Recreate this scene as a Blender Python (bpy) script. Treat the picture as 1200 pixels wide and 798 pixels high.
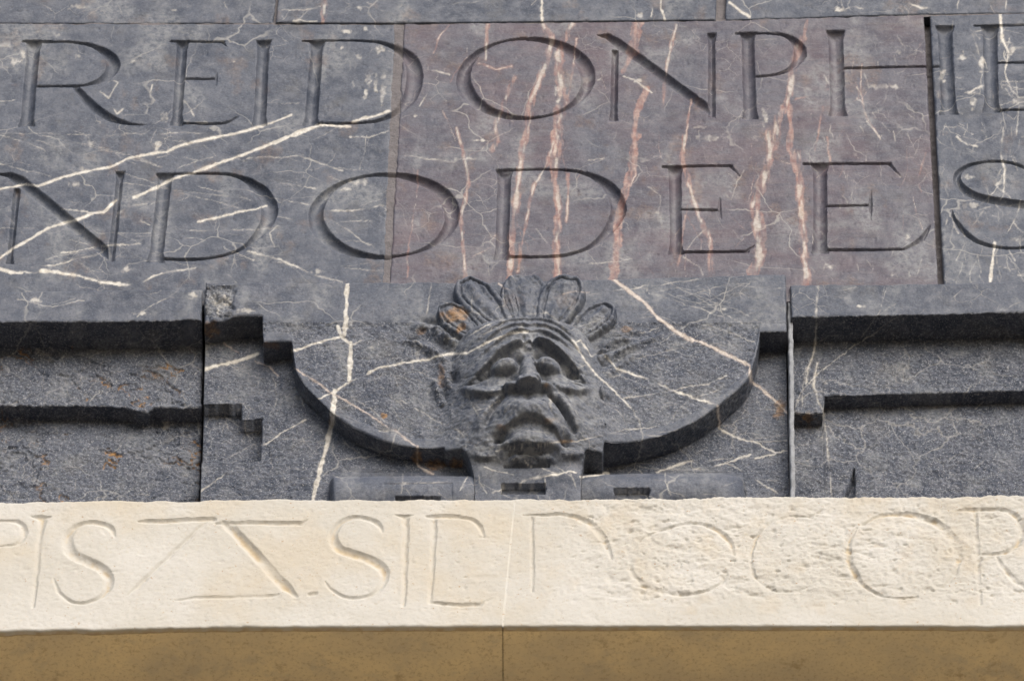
import bpy, math
import numpy as np
from mathutils import Matrix, Vector

for o in list(bpy.data.objects):
    bpy.data.objects.remove(o, do_unlink=True)
S = bpy.context.scene
COL = S.collection

# ------------------------------------------------------------------ camera
PITCH, ROLL, DIST, ZC = math.radians(48.0), math.radians(0.3), 17.8, 15.0
MM = 0.002                                   # metres on the wall per photograph pixel at the aim point
FPX = DIST / MM                              # focal length in photograph pixels
FWD = np.array([0, math.cos(PITCH), math.sin(PITCH)])
U0 = np.array([0, -math.sin(PITCH), math.cos(PITCH)])
R0 = np.array([1.0, 0, 0])
RT = math.cos(ROLL) * R0 - math.sin(ROLL) * U0
UP = math.cos(ROLL) * U0 + math.sin(ROLL) * R0
CAM = np.array([0, 0, ZC]) - FWD * DIST
cam = bpy.data.cameras.new('camera')
co = bpy.data.objects.new('camera', cam)
COL.objects.link(co)
m = Matrix.Identity(4)
for i in range(3):
    m[i][0], m[i][1], m[i][2], m[i][3] = RT[i], UP[i], -FWD[i], CAM[i]
co.matrix_world = m
cam.sensor_width = 36.0
cam.lens = 36.0 * FPX / 1200.0
cam.clip_start, cam.clip_end = 0.1, 500
cam.dof.use_dof = True
cam.dof.focus_distance = DIST - 0.05
cam.dof.aperture_fstop = 7.0
S.camera = co

# ------------------------------------------------------------------ daylight
SUN_EL, SUN_AZ = math.radians(36), math.radians(24)      # azimuth: to the right of straight in front of the wall
w = bpy.data.worlds.new('World')
S.world = w
w.use_nodes = True
nt = w.node_tree
bg = nt.nodes['Background']
sky = nt.nodes.new('ShaderNodeTexSky')
sky.sky_type = 'NISHITA'
sky.sun_disc = False
sky.sun_elevation = SUN_EL
sky.sun_rotation = math.pi - SUN_AZ
sky.dust_density = 4.0
sky.air_density = 1.0
sky.ozone_density = 1.0
nt.links.new(sky.outputs[0], bg.inputs[0])
bg.inputs[1].default_value = 0.12
sl = bpy.data.lights.new('sun', 'SUN')
sl.energy = 1.9
sl.angle = math.radians(48)
sl.color = (1.0, 0.975, 0.945)
so = bpy.data.objects.new('sun', sl)
COL.objects.link(so)
sd = Vector((math.cos(SUN_EL) * math.sin(SUN_AZ), -math.cos(SUN_EL) * math.cos(SUN_AZ), math.sin(SUN_EL)))
so.rotation_euler = sd.to_track_quat('Z', 'Y').to_euler()
so.location = sd * 30 + Vector((0, 0, 15))
vs = S.view_settings
vs.view_transform = 'Standard'
vs.look = 'None'
vs.gamma = 1
vs.use_curve_mapping = False
vs.exposure = 0.62
S.cycles.max_bounces = 5
S.cycles.diffuse_bounces = 3
S.cycles.use_denoising = True

# ------------------------------------------------------------------ survey helpers (wall plane y = 0, d = metres proud of it)
def P(px, py, d=0.0):
    """a measured photograph position lying d proud of the wall -> wall x, z in metres"""
    px = np.asarray(px, float); py = np.asarray(py, float)
    a = (px - 600) / FPX; b = -(py - 399) / FPX
    D = FWD[None] + a.reshape(-1, 1) * RT[None] + b.reshape(-1, 1) * UP[None]
    t = (-np.asarray(d, float).reshape(-1) - CAM[1]) / D[:, 1]
    q = CAM[None] + D * t[:, None]
    if px.ndim == 0:
        return q[0, 0], q[0, 2]
    return q[:, 0], q[:, 2]

def survey(X, D, Z):
    x = X - CAM[0]; y = -D - CAM[1]; z = Z - CAM[2]
    f = x * FWD[0] + y * FWD[1] + z * FWD[2]
    r = x * RT[0] + y * RT[1] + z * RT[2]
    u = x * UP[0] + y * UP[1] + z * UP[2]
    return 600 + FPX * r / f, 399 - FPX * u / f

def zline(pts, d):
    """height of a measured edge line as a function of x"""
    x, z = P([p[0] for p in pts], [p[1] for p in pts], np.full(len(pts), d))
    k = np.argsort(x, kind='stable')
    return lambda X: np.interp(X, x[k], z[k])

_r = np.random.RandomState(7)
PERM = np.concatenate([_r.permutation(256)] * 3)
VAL = _r.rand(256)
def vn3(x, y, z, s, seed=0):
    x = x * s + seed * 17.13; y = y * s + seed * 5.7 + 31.4; z = z * s + seed * 9.1 + 11.9
    xi = np.floor(x).astype(np.int64); yi = np.floor(y).astype(np.int64); zi = np.floor(z).astype(np.int64)
    fx = x - xi; fy = y - yi; fz = z - zi
    fx = fx * fx * (3 - 2 * fx); fy = fy * fy * (3 - 2 * fy); fz = fz * fz * (3 - 2 * fz)
    def h(a, b, c):
        return VAL[PERM[PERM[PERM[(xi + a) & 255] + ((yi + b) & 255)] + ((zi + c) & 255)]]
    c00 = h(0,0,0) * (1-fx) + h(1,0,0) * fx; c10 = h(0,1,0) * (1-fx) + h(1,1,0) * fx
    c01 = h(0,0,1) * (1-fx) + h(1,0,1) * fx; c11 = h(0,1,1) * (1-fx) + h(1,1,1) * fx
    return ((c00 * (1-fy) + c10 * fy) * (1-fz) + (c01 * (1-fy) + c11 * fy) * fz) * 2 - 1
def vn2(x, z, s, seed=0):
    x = x * s + seed * 17.13 + 3.3; z = z * s + seed * 9.1 + 11.9
    xi = np.floor(x).astype(np.int64); zi = np.floor(z).astype(np.int64)
    fx = x - xi; fz = z - zi
    fx = fx * fx * (3 - 2 * fx); fz = fz * fz * (3 - 2 * fz)
    def h(a, c):
        return VAL[PERM[PERM[PERM[(xi + a) & 255] + ((zi + c) & 255)] + (seed & 255)]]
    return ((h(0,0) * (1-fx) + h(1,0) * fx) * (1-fz) + (h(0,1) * (1-fx) + h(1,1) * fx) * fz) * 2 - 1
def fbm2(x, z, s, o=4, seed=0, g=0.5):
    v = 0; a = 1; t = 0
    for i in range(o):
        v = v + a * vn2(x, z, s * 2.03 ** i, seed + i * 3); t += a; a *= g
    return v / t
def sstep(a, b, x):
    t = np.clip((x - a) / (b - a), 0, 1)
    return t * t * (3 - 2 * t)
def smax(a, b, k):
    h = np.clip(0.5 + 0.5 * (a - b) / k, 0, 1)
    return b * (1 - h) + a * h + k * h * (1 - h)

# ------------------------------------------------------------------ materials
def nodes(name):
    mt = bpy.data.materials.new(name)
    mt.use_nodes = True
    t = mt.node_tree
    return mt, t, t.nodes, t.links, t.nodes['Principled BSDF']
class NB:
    def __init__(s, t):
        s.n, s.l = t.nodes, t.links
    def put(s, inp, v):
        if hasattr(v, 'is_output'): s.l.new(v, inp)
        elif isinstance(v, tuple) and len(v) == 3 and inp.type == 'RGBA': inp.default_value = (*v, 1)
        else: inp.default_value = v
    def noise(s, vec, scale, detail=4, rough=0.55, dist=0.0):
        n = s.n.new('ShaderNodeTexNoise')
        s.put(n.inputs['Vector'], vec); n.inputs['Scale'].default_value = scale
        n.inputs['Detail'].default_value = detail; n.inputs['Roughness'].default_value = rough
        n.inputs['Distortion'].default_value = dist
        return n.outputs['Fac']
    def voro(s, vec, scale, feat='DISTANCE_TO_EDGE'):
        n = s.n.new('ShaderNodeTexVoronoi'); n.feature = feat
        s.put(n.inputs['Vector'], vec); n.inputs['Scale'].default_value = scale
        return n.outputs['Distance']
    def math(s, op, a, b=0.5, c=None):
        n = s.n.new('ShaderNodeMath'); n.operation = op
        s.put(n.inputs[0], a); s.put(n.inputs[1], b)
        if c is not None: s.put(n.inputs[2], c)
        return n.outputs[0]
    def rng(s, v, a, b, c=0.0, d=1.0):
        n = s.n.new('ShaderNodeMapRange'); n.interpolation_type = 'SMOOTHSTEP'
        s.put(n.inputs[0], v)
        for i, q in enumerate((a, b, c, d)): s.put(n.inputs[i + 1], q)
        return n.outputs[0]
    def mix(s, f, a, b, blend='MIX'):
        n = s.n.new('ShaderNodeMix'); n.data_type = 'RGBA'; n.blend_type = blend
        s.put(n.inputs[0], f); s.put(n.inputs[6], a); s.put(n.inputs[7], b)
        return n.outputs[2]
    def attr(s, name):
        n = s.n.new('ShaderNodeAttribute'); n.attribute_name = name
        q = s.n.new('ShaderNodeSeparateColor'); s.l.new(n.outputs['Color'], q.inputs[0])
        return q.outputs
    def pos(s, scale=(1, 1, 1)):
        t = s.n.new('ShaderNodeTexCoord'); mp = s.n.new('ShaderNodeMapping')
        s.l.new(t.outputs['Object'], mp.inputs[0]); mp.inputs['Scale'].default_value = scale
        return mp.outputs[0]
    def warp(s, vec, scale, amt):
        n = s.n.new('ShaderNodeTexNoise'); s.l.new(vec, n.inputs['Vector']); n.inputs['Scale'].default_value = scale
        n.inputs['Detail'].default_value = 3
        v = s.n.new('ShaderNodeVectorMath'); v.operation = 'MULTIPLY_ADD'
        s.l.new(n.outputs['Color'], v.inputs[0]); v.inputs[1].default_value = (amt,) * 3; s.l.new(vec, v.inputs[2])
        return v.outputs[0]
    def bump(s, h, strength, dist, normal=None):
        b = s.n.new('ShaderNodeBump'); b.inputs['Strength'].default_value = strength
        b.inputs['Distance'].default_value = dist; s.l.new(h, b.inputs['Height'])
        if normal is not None: s.l.new(normal, b.inputs['Normal'])
        return b.outputs[0]

def marble():
    mt, t, n, l, bs = nodes('dark_veined_marble')
    q = NB(t); p = q.pos()
    va, vb = q.attr('stone'), q.attr('surf')     # stone: white vein, red vein, rust; surf: pink ground, roughness, pale deposit
    base = q.mix(q.rng(q.noise(p, 5.5, 5), 0.3, 0.7), (0.036, 0.046, 0.070), (0.072, 0.084, 0.112))
    base = q.mix(q.rng(q.noise(p, 26, 5, 0.65), 0.38, 0.72), base, (0.108, 0.118, 0.144))
    fine = q.noise(p, 170, 4, 0.75)
    base = q.mix(q.math('MULTIPLY', q.rng(fine, 0.52, 0.72), 0.5), base, (0.155, 0.166, 0.190))
    base = q.mix(q.math('MULTIPLY', q.rng(fine, 0.48, 0.28), 0.5), base, (0.018, 0.020, 0.026))
    # brown weathering film in soft irregular clouds
    film = q.math('MULTIPLY', q.rng(q.noise(p, 9, 6, 0.65), 0.52, 0.74), 0.45)
    base = q.mix(film, base, (0.088, 0.086, 0.082))
    # reddish ground of the red slab, in long horizontal drifts
    drift = q.rng(q.noise(q.pos((2.0, 1, 4.0)), 3.2, 6, 0.7), 0.36, 0.66)
    pink = q.math('MULTIPLY', vb[0], q.math('MULTIPLY_ADD', drift, 0.6, 0.4))
    base = q.mix(q.math('MULTIPLY', pink, 0.5), base, (0.122, 0.079, 0.088))
    base = q.mix(q.math('MULTIPLY', vb[0], q.math('MULTIPLY', q.rng(q.noise(q.pos((1, 1, 14.0)), 9, 5), 0.5, 0.75), 0.35)), base, (0.165, 0.148, 0.148))
    # thin hairline veins everywhere
    wp = q.warp(p, 7, 0.10); wp2 = q.warp(wp, 40, 0.012)
    hair = q.rng(q.voro(wp2, 6.5), 0.016, 0.002)
    hair = q.math('MULTIPLY', hair, q.rng(q.noise(p, 4.2, 3), 0.46, 0.66))
    base = q.mix(q.math('MULTIPLY', hair, 0.42), base, (0.42, 0.41, 0.38))
    hair2 = q.math('MULTIPLY', q.rng(q.voro(q.warp(p, 18, 0.05), 19), 0.022, 0.004), q.rng(q.noise(p, 6.5, 4), 0.52, 0.68))
    base = q.mix(q.math('MULTIPLY', hair2, 0.36), base, (0.40, 0.38, 0.35))
    # dark and pale grain speckle on the tooled surface
    gr = q.noise(p, 150, 3, 0.75)
    base = q.mix(q.math('MULTIPLY', q.math('MULTIPLY', q.rng(gr, 0.47, 0.32), vb[1]), 0.55), base, (0.022, 0.025, 0.032))
    base = q.mix(q.math('MULTIPLY', q.math('MULTIPLY', q.rng(gr, 0.53, 0.70), vb[1]), 0.75), base, (0.29, 0.305, 0.335))
    sp = q.rng(q.noise(p, 260, 2, 0.6), 0.58, 0.68)
    base = q.mix(q.math('MULTIPLY', q.math('MULTIPLY', sp, vb[1]), 0.55), base, (0.46, 0.46, 0.46))
    # pale lime deposit
    dep = q.math('MULTIPLY', vb[2], q.rng(q.noise(p, 60, 5, 0.7), 0.35, 0.62))
    base = q.mix(dep, base, (0.235, 0.245, 0.255))
    # red and white veins
    rv = q.mix(q.rng(q.noise(p, 48, 5, 0.7), 0.38, 0.62), (0.265, 0.135, 0.112), (0.385, 0.275, 0.235))
    base = q.mix(va[1], base, rv)
    wv = q.mix(q.rng(q.noise(p, 70, 4, 0.7), 0.35, 0.65), (0.46, 0.43, 0.37), (0.68, 0.66, 0.61))
    base = q.mix(va[0], base, wv)
    rc = q.mix(q.rng(q.noise(p, 90, 4), 0.35, 0.65), (0.10, 0.062, 0.035), (0.34, 0.19, 0.07))
    base = q.mix(va[2], base, rc)
    q.put(bs.inputs['Base Color'], base)
    q.put(bs.inputs['Roughness'], q.rng(q.noise(p, 30, 4), 0.3, 0.7, 0.42, 0.66))
    bs.inputs['Specular IOR Level'].default_value = 0.2
    h = q.math('MULTIPLY_ADD', q.noise(p, 380, 3, 0.65), q.math('MULTIPLY_ADD', vb[1], 0.9, 0.12), q.math('MULTIPLY', q.noise(p, 90, 4, 0.6), 0.35))
    l.new(q.bump(h, 0.8, 0.0035), bs.inputs['Normal'])
    return mt

def limestone():
    mt, t, n, l, bs = nodes('cream_limestone')
    q = NB(t); p = q.pos()
    va, vb = q.attr('stone'), q.attr('surf')     # stone.b: ochre patina; surf.g: eroded
    base = q.mix(q.rng(q.noise(p, 6, 5), 0.3, 0.7), (0.435, 0.42, 0.38), (0.48, 0.47, 0.44))
    base = q.mix(q.rng(q.noise(p, 3.1, 5, 0.6), 0.48, 0.68), base, (0.445, 0.41, 0.345))
    base = q.mix(q.math('MULTIPLY', q.rng(q.noise(p, 160, 4, 0.7), 0.56, 0.72), 0.4), base, (0.47, 0.38, 0.25))
    gsp = q.rng(q.noise(p, 230, 3, 0.7), 0.60, 0.70)
    base = q.mix(q.math('MULTIPLY', gsp, 0.45), base, (0.26, 0.22, 0.165))
    spots = q.math('MULTIPLY', q.rng(q.noise(p, 95, 3, 0.6), 0.67, 0.73), 0.65)
    base = q.mix(spots, base, (0.30, 0.20, 0.11))
    pat = q.mix(q.rng(q.noise(p, 5, 6, 0.62), 0.32, 0.68), (0.78, 0.66, 0.43), (0.62, 0.54, 0.39))
    pat = q.mix(q.math('MULTIPLY', q.rng(q.noise(p, 9, 6, 0.7), 0.50, 0.68), 0.6), pat, (0.50, 0.45, 0.36))
    pat = q.mix(q.math('MULTIPLY', q.rng(q.noise(p, 34, 5, 0.7), 0.55, 0.75), 0.6), pat, (0.72, 0.61, 0.42))
    pat = q.mix(q.math('MULTIPLY', q.rng(q.noise(p, 14, 6, 0.7), 0.58, 0.70), 0.55), pat, (0.34, 0.26, 0.155))
    pat = q.mix(q.math('MULTIPLY', q.rng(q.noise(p, 120, 4, 0.75), 0.50, 0.68), 0.5), pat, (0.36, 0.27, 0.15))
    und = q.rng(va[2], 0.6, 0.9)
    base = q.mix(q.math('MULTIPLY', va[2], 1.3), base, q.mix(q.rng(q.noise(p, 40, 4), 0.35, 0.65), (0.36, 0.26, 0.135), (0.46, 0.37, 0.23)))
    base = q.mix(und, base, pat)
    q.put(bs.inputs['Base Color'], base)
    bs.inputs['Roughness'].default_value = 0.9
    bs.inputs['Specular IOR Level'].default_value = 0.15
    h = q.math('MULTIPLY_ADD', q.noise(p, 240, 4, 0.7), q.math('MULTIPLY_ADD', vb[1], 0.8, 0.35), q.noise(p, 70, 4, 0.6))
    l.new(q.bump(h, 0.55, 0.0022), bs.inputs['Normal'])
    return mt

def plain(name, c1, c2, scale, rough=0.8, bump=0.004):
    mt, t, n, l, bs = nodes(name)
    q = NB(t); p = q.pos()
    b = q.mix(q.rng(q.noise(p, scale, 6, 0.65), 0.3, 0.7), c1, c2)
    b = q.mix(q.math('MULTIPLY', q.rng(q.noise(p, scale * 7, 4), 0.5, 0.75), 0.5), b, tuple(x * 0.6 for x in c1))
    q.put(bs.inputs['Base Color'], b)
    bs.inputs['Roughness'].default_value = rough
    l.new(q.bump(q.noise(p, scale * 5, 5, 0.65), 0.8, bump), bs.inputs['Normal'])
    return mt
M_MAR, M_LIM = marble(), limestone()
M_MORTAR = plain('brown_mortar', (0.098, 0.090, 0.096), (0.138, 0.128, 0.134), 22)
M_LEAD = plain('grey_lead', (0.13, 0.14, 0.155), (0.23, 0.245, 0.27), 40, 0.55, 0.002)
M_PAVE = plain('paving_granite', (0.118, 0.101, 0.078), (0.158, 0.135, 0.105), 1.3, 0.85, 0.003)
M_WALL = plain('ochre_wall_stone', (0.36, 0.28, 0.17), (0.46, 0.38, 0.25), 3, 0.9, 0.006)

# ------------------------------------------------------------------ object helpers
def tag(o, label=None, cat=None, group=None, kind=None):
    for k, v in (('label', label), ('category', cat), ('group', group), ('kind', kind)):
        if v: o[k] = v
    return o
def empty(name, loc):
    e = bpy.data.objects.new(name, None); COL.objects.link(e); e.location = loc
    e.empty_display_size = 0.1
    ORIG[e.name] = Vector(loc)
    return e
ORIG = {}
def link(name, mesh, mat, parent=None):
    o = bpy.data.objects.new(name, mesh)
    mesh.materials.append(mat)
    COL.objects.link(o)
    if parent is not None:
        o.parent = parent
        o.matrix_parent_inverse = Matrix.Translation(-ORIG.get(parent.name, Vector((0, 0, 0))))
    return o
def box_mesh(name, x0, x1, y0, y1, z0, z1):
    me = bpy.data.meshes.new(name)
    v = [(x, y, z) for z in (z0, z1) for y in (y0, y1) for x in (x0, x1)]
    me.from_pydata(v, [], [(0,2,3,1), (4,5,7,6), (0,1,5,4), (2,6,7,3), (0,4,6,2), (1,3,7,5)])
    return me
def grid_mesh(name, V, F, A):
    """V (n,3) vertices, F (m,4) quads, A dict of (n,4) colour attributes"""
    used = np.zeros(len(V), bool); used[F.ravel()] = True
    idx = np.cumsum(used) - 1
    V = V[used]; F = idx[F]
    me = bpy.data.meshes.new(name)
    me.vertices.add(len(V)); me.vertices.foreach_set('co', V.astype(np.float32).ravel())
    me.loops.add(F.size); me.loops.foreach_set('vertex_index', F.astype(np.int32).ravel())
    me.polygons.add(len(F)); me.polygons.foreach_set('loop_start', np.arange(0, F.size, 4, dtype=np.int32))
    me.polygons.foreach_set('use_smooth', np.ones(len(F), bool))
    for k, a in A.items():
        at = me.attributes.new(k, 'FLOAT_COLOR', 'POINT')
        at.data.foreach_set('color', a[used].astype(np.float32).ravel())
    me.update(calc_edges=True)
    return me

# ------------------------------------------------------------------ carved strokes (V-cut letters)
class Strokes:
    def __init__(s, d, wide=1.0):
        s.d = d; s.wide = wide; s.items = []; s.names = []
    def letter(s, name, *strokes):
        k = len(s.names); s.names.append(name)
        for st in strokes:
            pts = st['p']
            x, z = P([p[0] for p in pts], [p[1] for p in pts], np.full(len(pts), s.d))
            r = np.array([p[2] for p in pts]) * MM * s.wide
            clip = None
            if 'clip' in st:
                (ya, yb), xm = st['clip'], pts[0][0]
                clip = (P(xm, ya, s.d)[1], P(xm, yb, s.d)[1])
            s.items.append((k, x, z, r, clip))
    def carve(s, X, Z, slope, dmax):
        """depth of cut and letter index"""
        dep = np.zeros_like(X); idx = np.full(X.shape, -1, np.int32)
        for k, x, z, r, clip in s.items:
            m = r.max() + 0.002
            sel = np.nonzero((X > x.min() - m) & (X < x.max() + m) & (Z > z.min() - m) & (Z < z.max() + m))
            if not len(sel[0]): continue
            a = X[sel]; b = Z[sel]
            ins = np.full(a.shape, -1.0)
            for i in range(len(x) - 1):
                dx, dz = x[i+1] - x[i], z[i+1] - z[i]
                L2 = dx * dx + dz * dz + 1e-12
                t = np.clip(((a - x[i]) * dx + (b - z[i]) * dz) / L2, 0, 1)
                dd = np.hypot(a - x[i] - t * dx, b - z[i] - t * dz)
                ins = np.maximum(ins, r[i] + (r[i+1] - r[i]) * t - dd)
            if clip is not None:
                ins = np.minimum(ins, np.minimum(clip[0] - b, b - clip[1]))
            h = np.where(ins > 0, dmax * (1 - np.exp(-np.maximum(ins, 0) * slope / dmax)), 0)
            cur = dep[sel]; ci = idx[sel]
            up = h > cur
            ci[up] = k; idx[sel] = ci
            dep[sel] = np.maximum(cur, h)
        return dep, idx

def st(*p, clip=None):
    q = {'p': p}
    if clip: q['clip'] = clip
    return q
def stem(x0, y0, x1, y1, hw, fl=1.0, top=True, bot=True):
    """a stem with flared, flat-cut ends"""
    def at(t, k): return (x0 + (x1 - x0) * t, y0 + (y1 - y0) * t, hw * k)
    p = [at(-0.06, 1.9 if top else 1), at(0.0, 1.35 if top else 1), at(0.10, 1.0), at(0.9, 1.0), at(1.0, 1.3 if bot else 1), at(1.05, 1.7 if bot else 1)]
    return st(*p, clip=(y0 - 1, y1 + 1))
def bar(x0, y0, x1, y1, r):
    return st((x0, y0, r), (x1, y1, r))
def oval(cx, cy, rx, ry, thin, thick, tilt=0.35, a0=0, a1=360, n=48):
    q = []
    for i in range(n + 1):
        f = math.radians(a0 + (a1 - a0) * i / n)
        k = abs(math.cos(f - tilt)) ** 1.6
        q.append((cx + rx * math.cos(f), cy - ry * math.sin(f), thin + (thick - thin) * k))
    return st(*q)

def smooth(pts, n=5):
    """Catmull-Rom through measured points (x, y, r)"""
    p = np.array(pts, float); out = []
    for i in range(len(p) - 1):
        a, b, c, d = p[max(i-1, 0)], p[i], p[i+1], p[min(i+2, len(p)-1)]
        for k in range(n):
            t = k / n
            out.append(tuple(0.5 * ((2*b) + (c-a)*t + (2*a-5*b+4*c-d)*t*t + (3*b-a-3*c+d)*t**3)))
    out.append(tuple(p[-1]))
    return [(x, y, max(r, 0.3)) for x, y, r in out]
def cur(*p): return st(*smooth(p))

LT = Strokes(0.0)
LT.letter('R', stem(40, 48, 31, 148, 8), bar(27, 48.5, 60, 48.5, 2.2),
          cur((45,49.5,2.2),(85,49.5,2.2),(112,55,4),(129,67,8),(132,80,8.5),(121,92,5.5),(105,98.5,2.8),(85,101,2.4),(44,101.5,2.4)),
          cur((89,103,4),(108,124,7),(128,138,6.5),(150,145,3),(173,147,0.6)))
LT.letter('E', stem(214, 48, 207, 147, 6.5), bar(200, 48.5, 262, 49.5, 2.2), st((261,49.5,2.4),(265,55,0.6)), bar(214, 92.5, 252, 92.5, 2), st((254,86,0.8),(253.5,92,2),(253,101,0.6)),
          cur((208,144.5,2.4),(250,145,2.4),(266,143,2.2),(279,136,0.8)))
LT.letter('I', stem(309, 48, 304, 147, 7.5))
LT.letter('D', stem(372, 48, 364, 147, 8), bar(355, 48.5, 385, 48.5, 2.2),
          cur((372,48.5,2.2),(430,48.5,2.4),(460,55,5),(481,70,9),(486,92,10.5),(480,115,9),(464,132,5),(440,142,3),(405,145,2.5),(367,144.5,2.5)))
LT.letter('O', oval(616, 92.5, 73, 46.5, 2.2, 9.5))
LT.letter('N', st((699,42,0.8),(712,43,5),(722,50,7.5),(829,128,7.5),(838,139,0.6)), stem(721, 60, 719, 141, 4.5, top=False), stem(834, 40, 834, 137, 4.8, bot=False))
LT.letter('P', stem(876, 39, 879, 139, 8), bar(862, 40, 890, 39.5, 2.2),
          cur((874,40,2.2),(900,40,2.4),(922,43,4),(936,55,7.5),(937,68,7.5),(926,81,4),(908,88,2.5),(880,90.5,2.2)))
LT.letter('H', stem(979, 37, 982, 136, 9), bar(985, 80.5, 1104, 78, 2.3), stem(1107, 31, 1112, 134, 9))
LT.letter('E', stem(1160, 30, 1162, 131, 9), bar(1142, 30.5, 1226, 29.5, 2.2), bar(1165, 74, 1214, 73, 2.2), bar(1162, 129.5, 1230, 128, 2.4))
LT.letter('N', st((-4,204,1),(12,205,5),(22,211,8),(120,292,8),(131,307,0.6)), stem(20, 222, 11, 309, 4.2, top=False), stem(141, 202, 130, 306, 4.6, bot=False))
LT.letter('D', stem(194, 204, 182, 307, 8.5), bar(184, 204.5, 212, 204, 2.3),
          cur((192,204.5,2.3),(255,203.5,2.6),(282,208,4),(303,221,8.5),(315,240,10),(314,258,9),(302,275,6),(284,291,3.2),(260,300,2.8),(225,304,2.6),(185,303,3)))
LT.letter('O', oval(450, 253, 80, 48.5, 2.3, 10))
LT.letter('D', stem(591, 200, 588, 304, 8), bar(583, 200, 610, 199.5, 2.3),
          cur((590,199.5,2.3),(660,199.5,2.4),(693,206,4.5),(715,221,8.5),(725,243,9.5),(719,262,8),(705,279,5),(690,290,3.2),(668,298,2.8),(640,301,2.6),(592,301,2.8)))
LT.letter('E', stem(791, 195, 792, 298, 7.5), bar(777, 195.5, 857, 194.5, 2.3), st((856,195,2.4),(867,207,0.6)), bar(792, 246, 842, 246, 2.2), st((843.5,232,0.8),(843,246,2.2),(845,257,0.6)), bar(794, 296, 876, 295, 2.6), st((874,295,2.4),(884,288,0.8)))
LT.letter('E', stem(961, 192, 961, 297, 8.5), bar(942, 192.5, 1043, 192, 2.4), st((1042,192,2.6),(1056,208,0.6)), bar(965, 242, 1018, 241, 2.2), st((1021,224,0.8),(1020,241,2.8),(1021,259,0.6)),
          cur((963,293,2.8),(1050,292.5,2.6),(1064,290,2.4),(1080,280,4),(1090,264,0.8)))
LT.letter('S', cur((1222,212,1),(1205,199,2.6),(1185,191,2.4),(1160,189,2.4),(1135,194,3),(1122,204,4),(1124,216,5.5),(1140,228,6.5),(1165,235,7),(1200,240,7.5),(1225,247,7),(1240,260,6),(1235,276,4),(1210,288,2.8),(1180,290.5,2.5),(1150,285,3.4),(1130,272,4),(1118,256,2.6),(1116,247,0.8)))

LL = Strokes(0.06, 1.35)
LL.letter('P', cur((-6,611,2),(12,610,2.2),(24,614,3),(29,624,3.4),(22,636,2.6),(3,640,1.6),(-6,640,1)), bar(-8, 608, -10, 705, 3))
LL.letter('I', st((36,605.5,1.2),(48,607,4.5),(60,605.5,1.2)), st((50,608,4.4),(48,620,3),(43,670,2.4),(39,711,2)))
LL.letter('S', cur((135,629,0.8),(131,620,3.2),(122,615,3.4),(106,612,3),(89,617,3.4),(79,632,4.6),(84,648,5.6),(102,658,6),(120,667,5.6),(128,680,4.8),(122,696,3.2),(105,705,2.6),(84,705,2.4),(69,693,2),(63,678,1)))
LL.letter('A', st((162,611,1),(172,610.5,3.2),(250,608,3.2),(253,607,1)), st((254,613,2),(290,612.5,3.2),(352,613,3.2),(359,609,1)), st((240,612,1.6),(205,645,2.6),(160,688,2.6),(150,697,1)), st((262,612,3),(270,618,5.5),(335,688,5.5),(347,698,2)), st((205,703,1),(230,700,2.4),(318,698,2.6),(327,696,1)), st((363,696,2.6),(369,695,2.6)))
LL.letter('S', cur((448,624,0.8),(444,614,3),(432,608,3.2),(416,606,2.8),(400,612,3.2),(390,627,4),(396,642,5),(414,649,5.4),(436,657,5.4),(450,669,4.8),(448,684,3.6),(434,697,2.6),(412,700,2.2),(393,694,2),(381,681,1)))
LL.letter('I', st((464,603.5,1.2),(474,605,3.4),(484,603,1)), st((476,606,3.4),(475,660,2.6),(473,709,2.2)))
LL.letter('B', st((499,604.5,1),(506,605,3),(536,605,3)), cur((532,605,2.6),(552,609,3),(563,618,3),(566,628,1.6)), st((509,607,2.6),(507,660,2.6),(504,706,2)), st((504,705,2.2),(540,709,3),(562,708,2.6),(568,703,1)))
LL.letter('D', cur((612,604,1),(635,603,2.4),(662,603,3),(685,609,4),(702,624,4.4),(712,642,3),(716,655,1.6)), st((623,607,1.8),(624,650,2.2),(624,692,1.6)))
LL.letter('O', cur((737,662,1.6),(743,675,3),(760,688,4),(785,695,3.4),(812,696,3),(838,688,2.2),(852,672,1.4)), cur((742,645,1),(758,628,1.6),(788,617,2),(815,613,2.6),(840,621,3.4),(855,634,3),(860,650,1.4)))
LL.letter('C', cur((952,606,1.4),(925,605,2),(902,614,2),(885,632,2),(880,655,2.2),(886,676,2),(905,690,2.4),(935,692,2.4),(952,684,1.4)))
LL.letter('O', cur((1010,615,1.4),(1030,604,2.6),(1056,602,3.8),(1085,607,4.4),(1108,621,5.2),(1122,643,4.6),(1120,668,2.2),(1105,688,1.6)), cur((1004,618,1.2),(994,635,3),(995,656,4),(1004,676,3.4),(1018,690,2.6),(1045,700,1.6),(1075,699,1.6)))
LL.letter('R', st((1122,598,1.2),(1132,597,2.8),(1168,596,2.8)), cur((1165,596,2.8),(1182,599,3),(1194,610,3.8),(1196,625,3.8),(1189,640,3),(1172,648,2.6),(1144,649,2)), st((1143,600,2.6),(1145,650,2.6),(1149,708,2)), cur((1168,652,2),(1180,670,3.4),(1196,684,3),(1212,694,1)))

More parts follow.
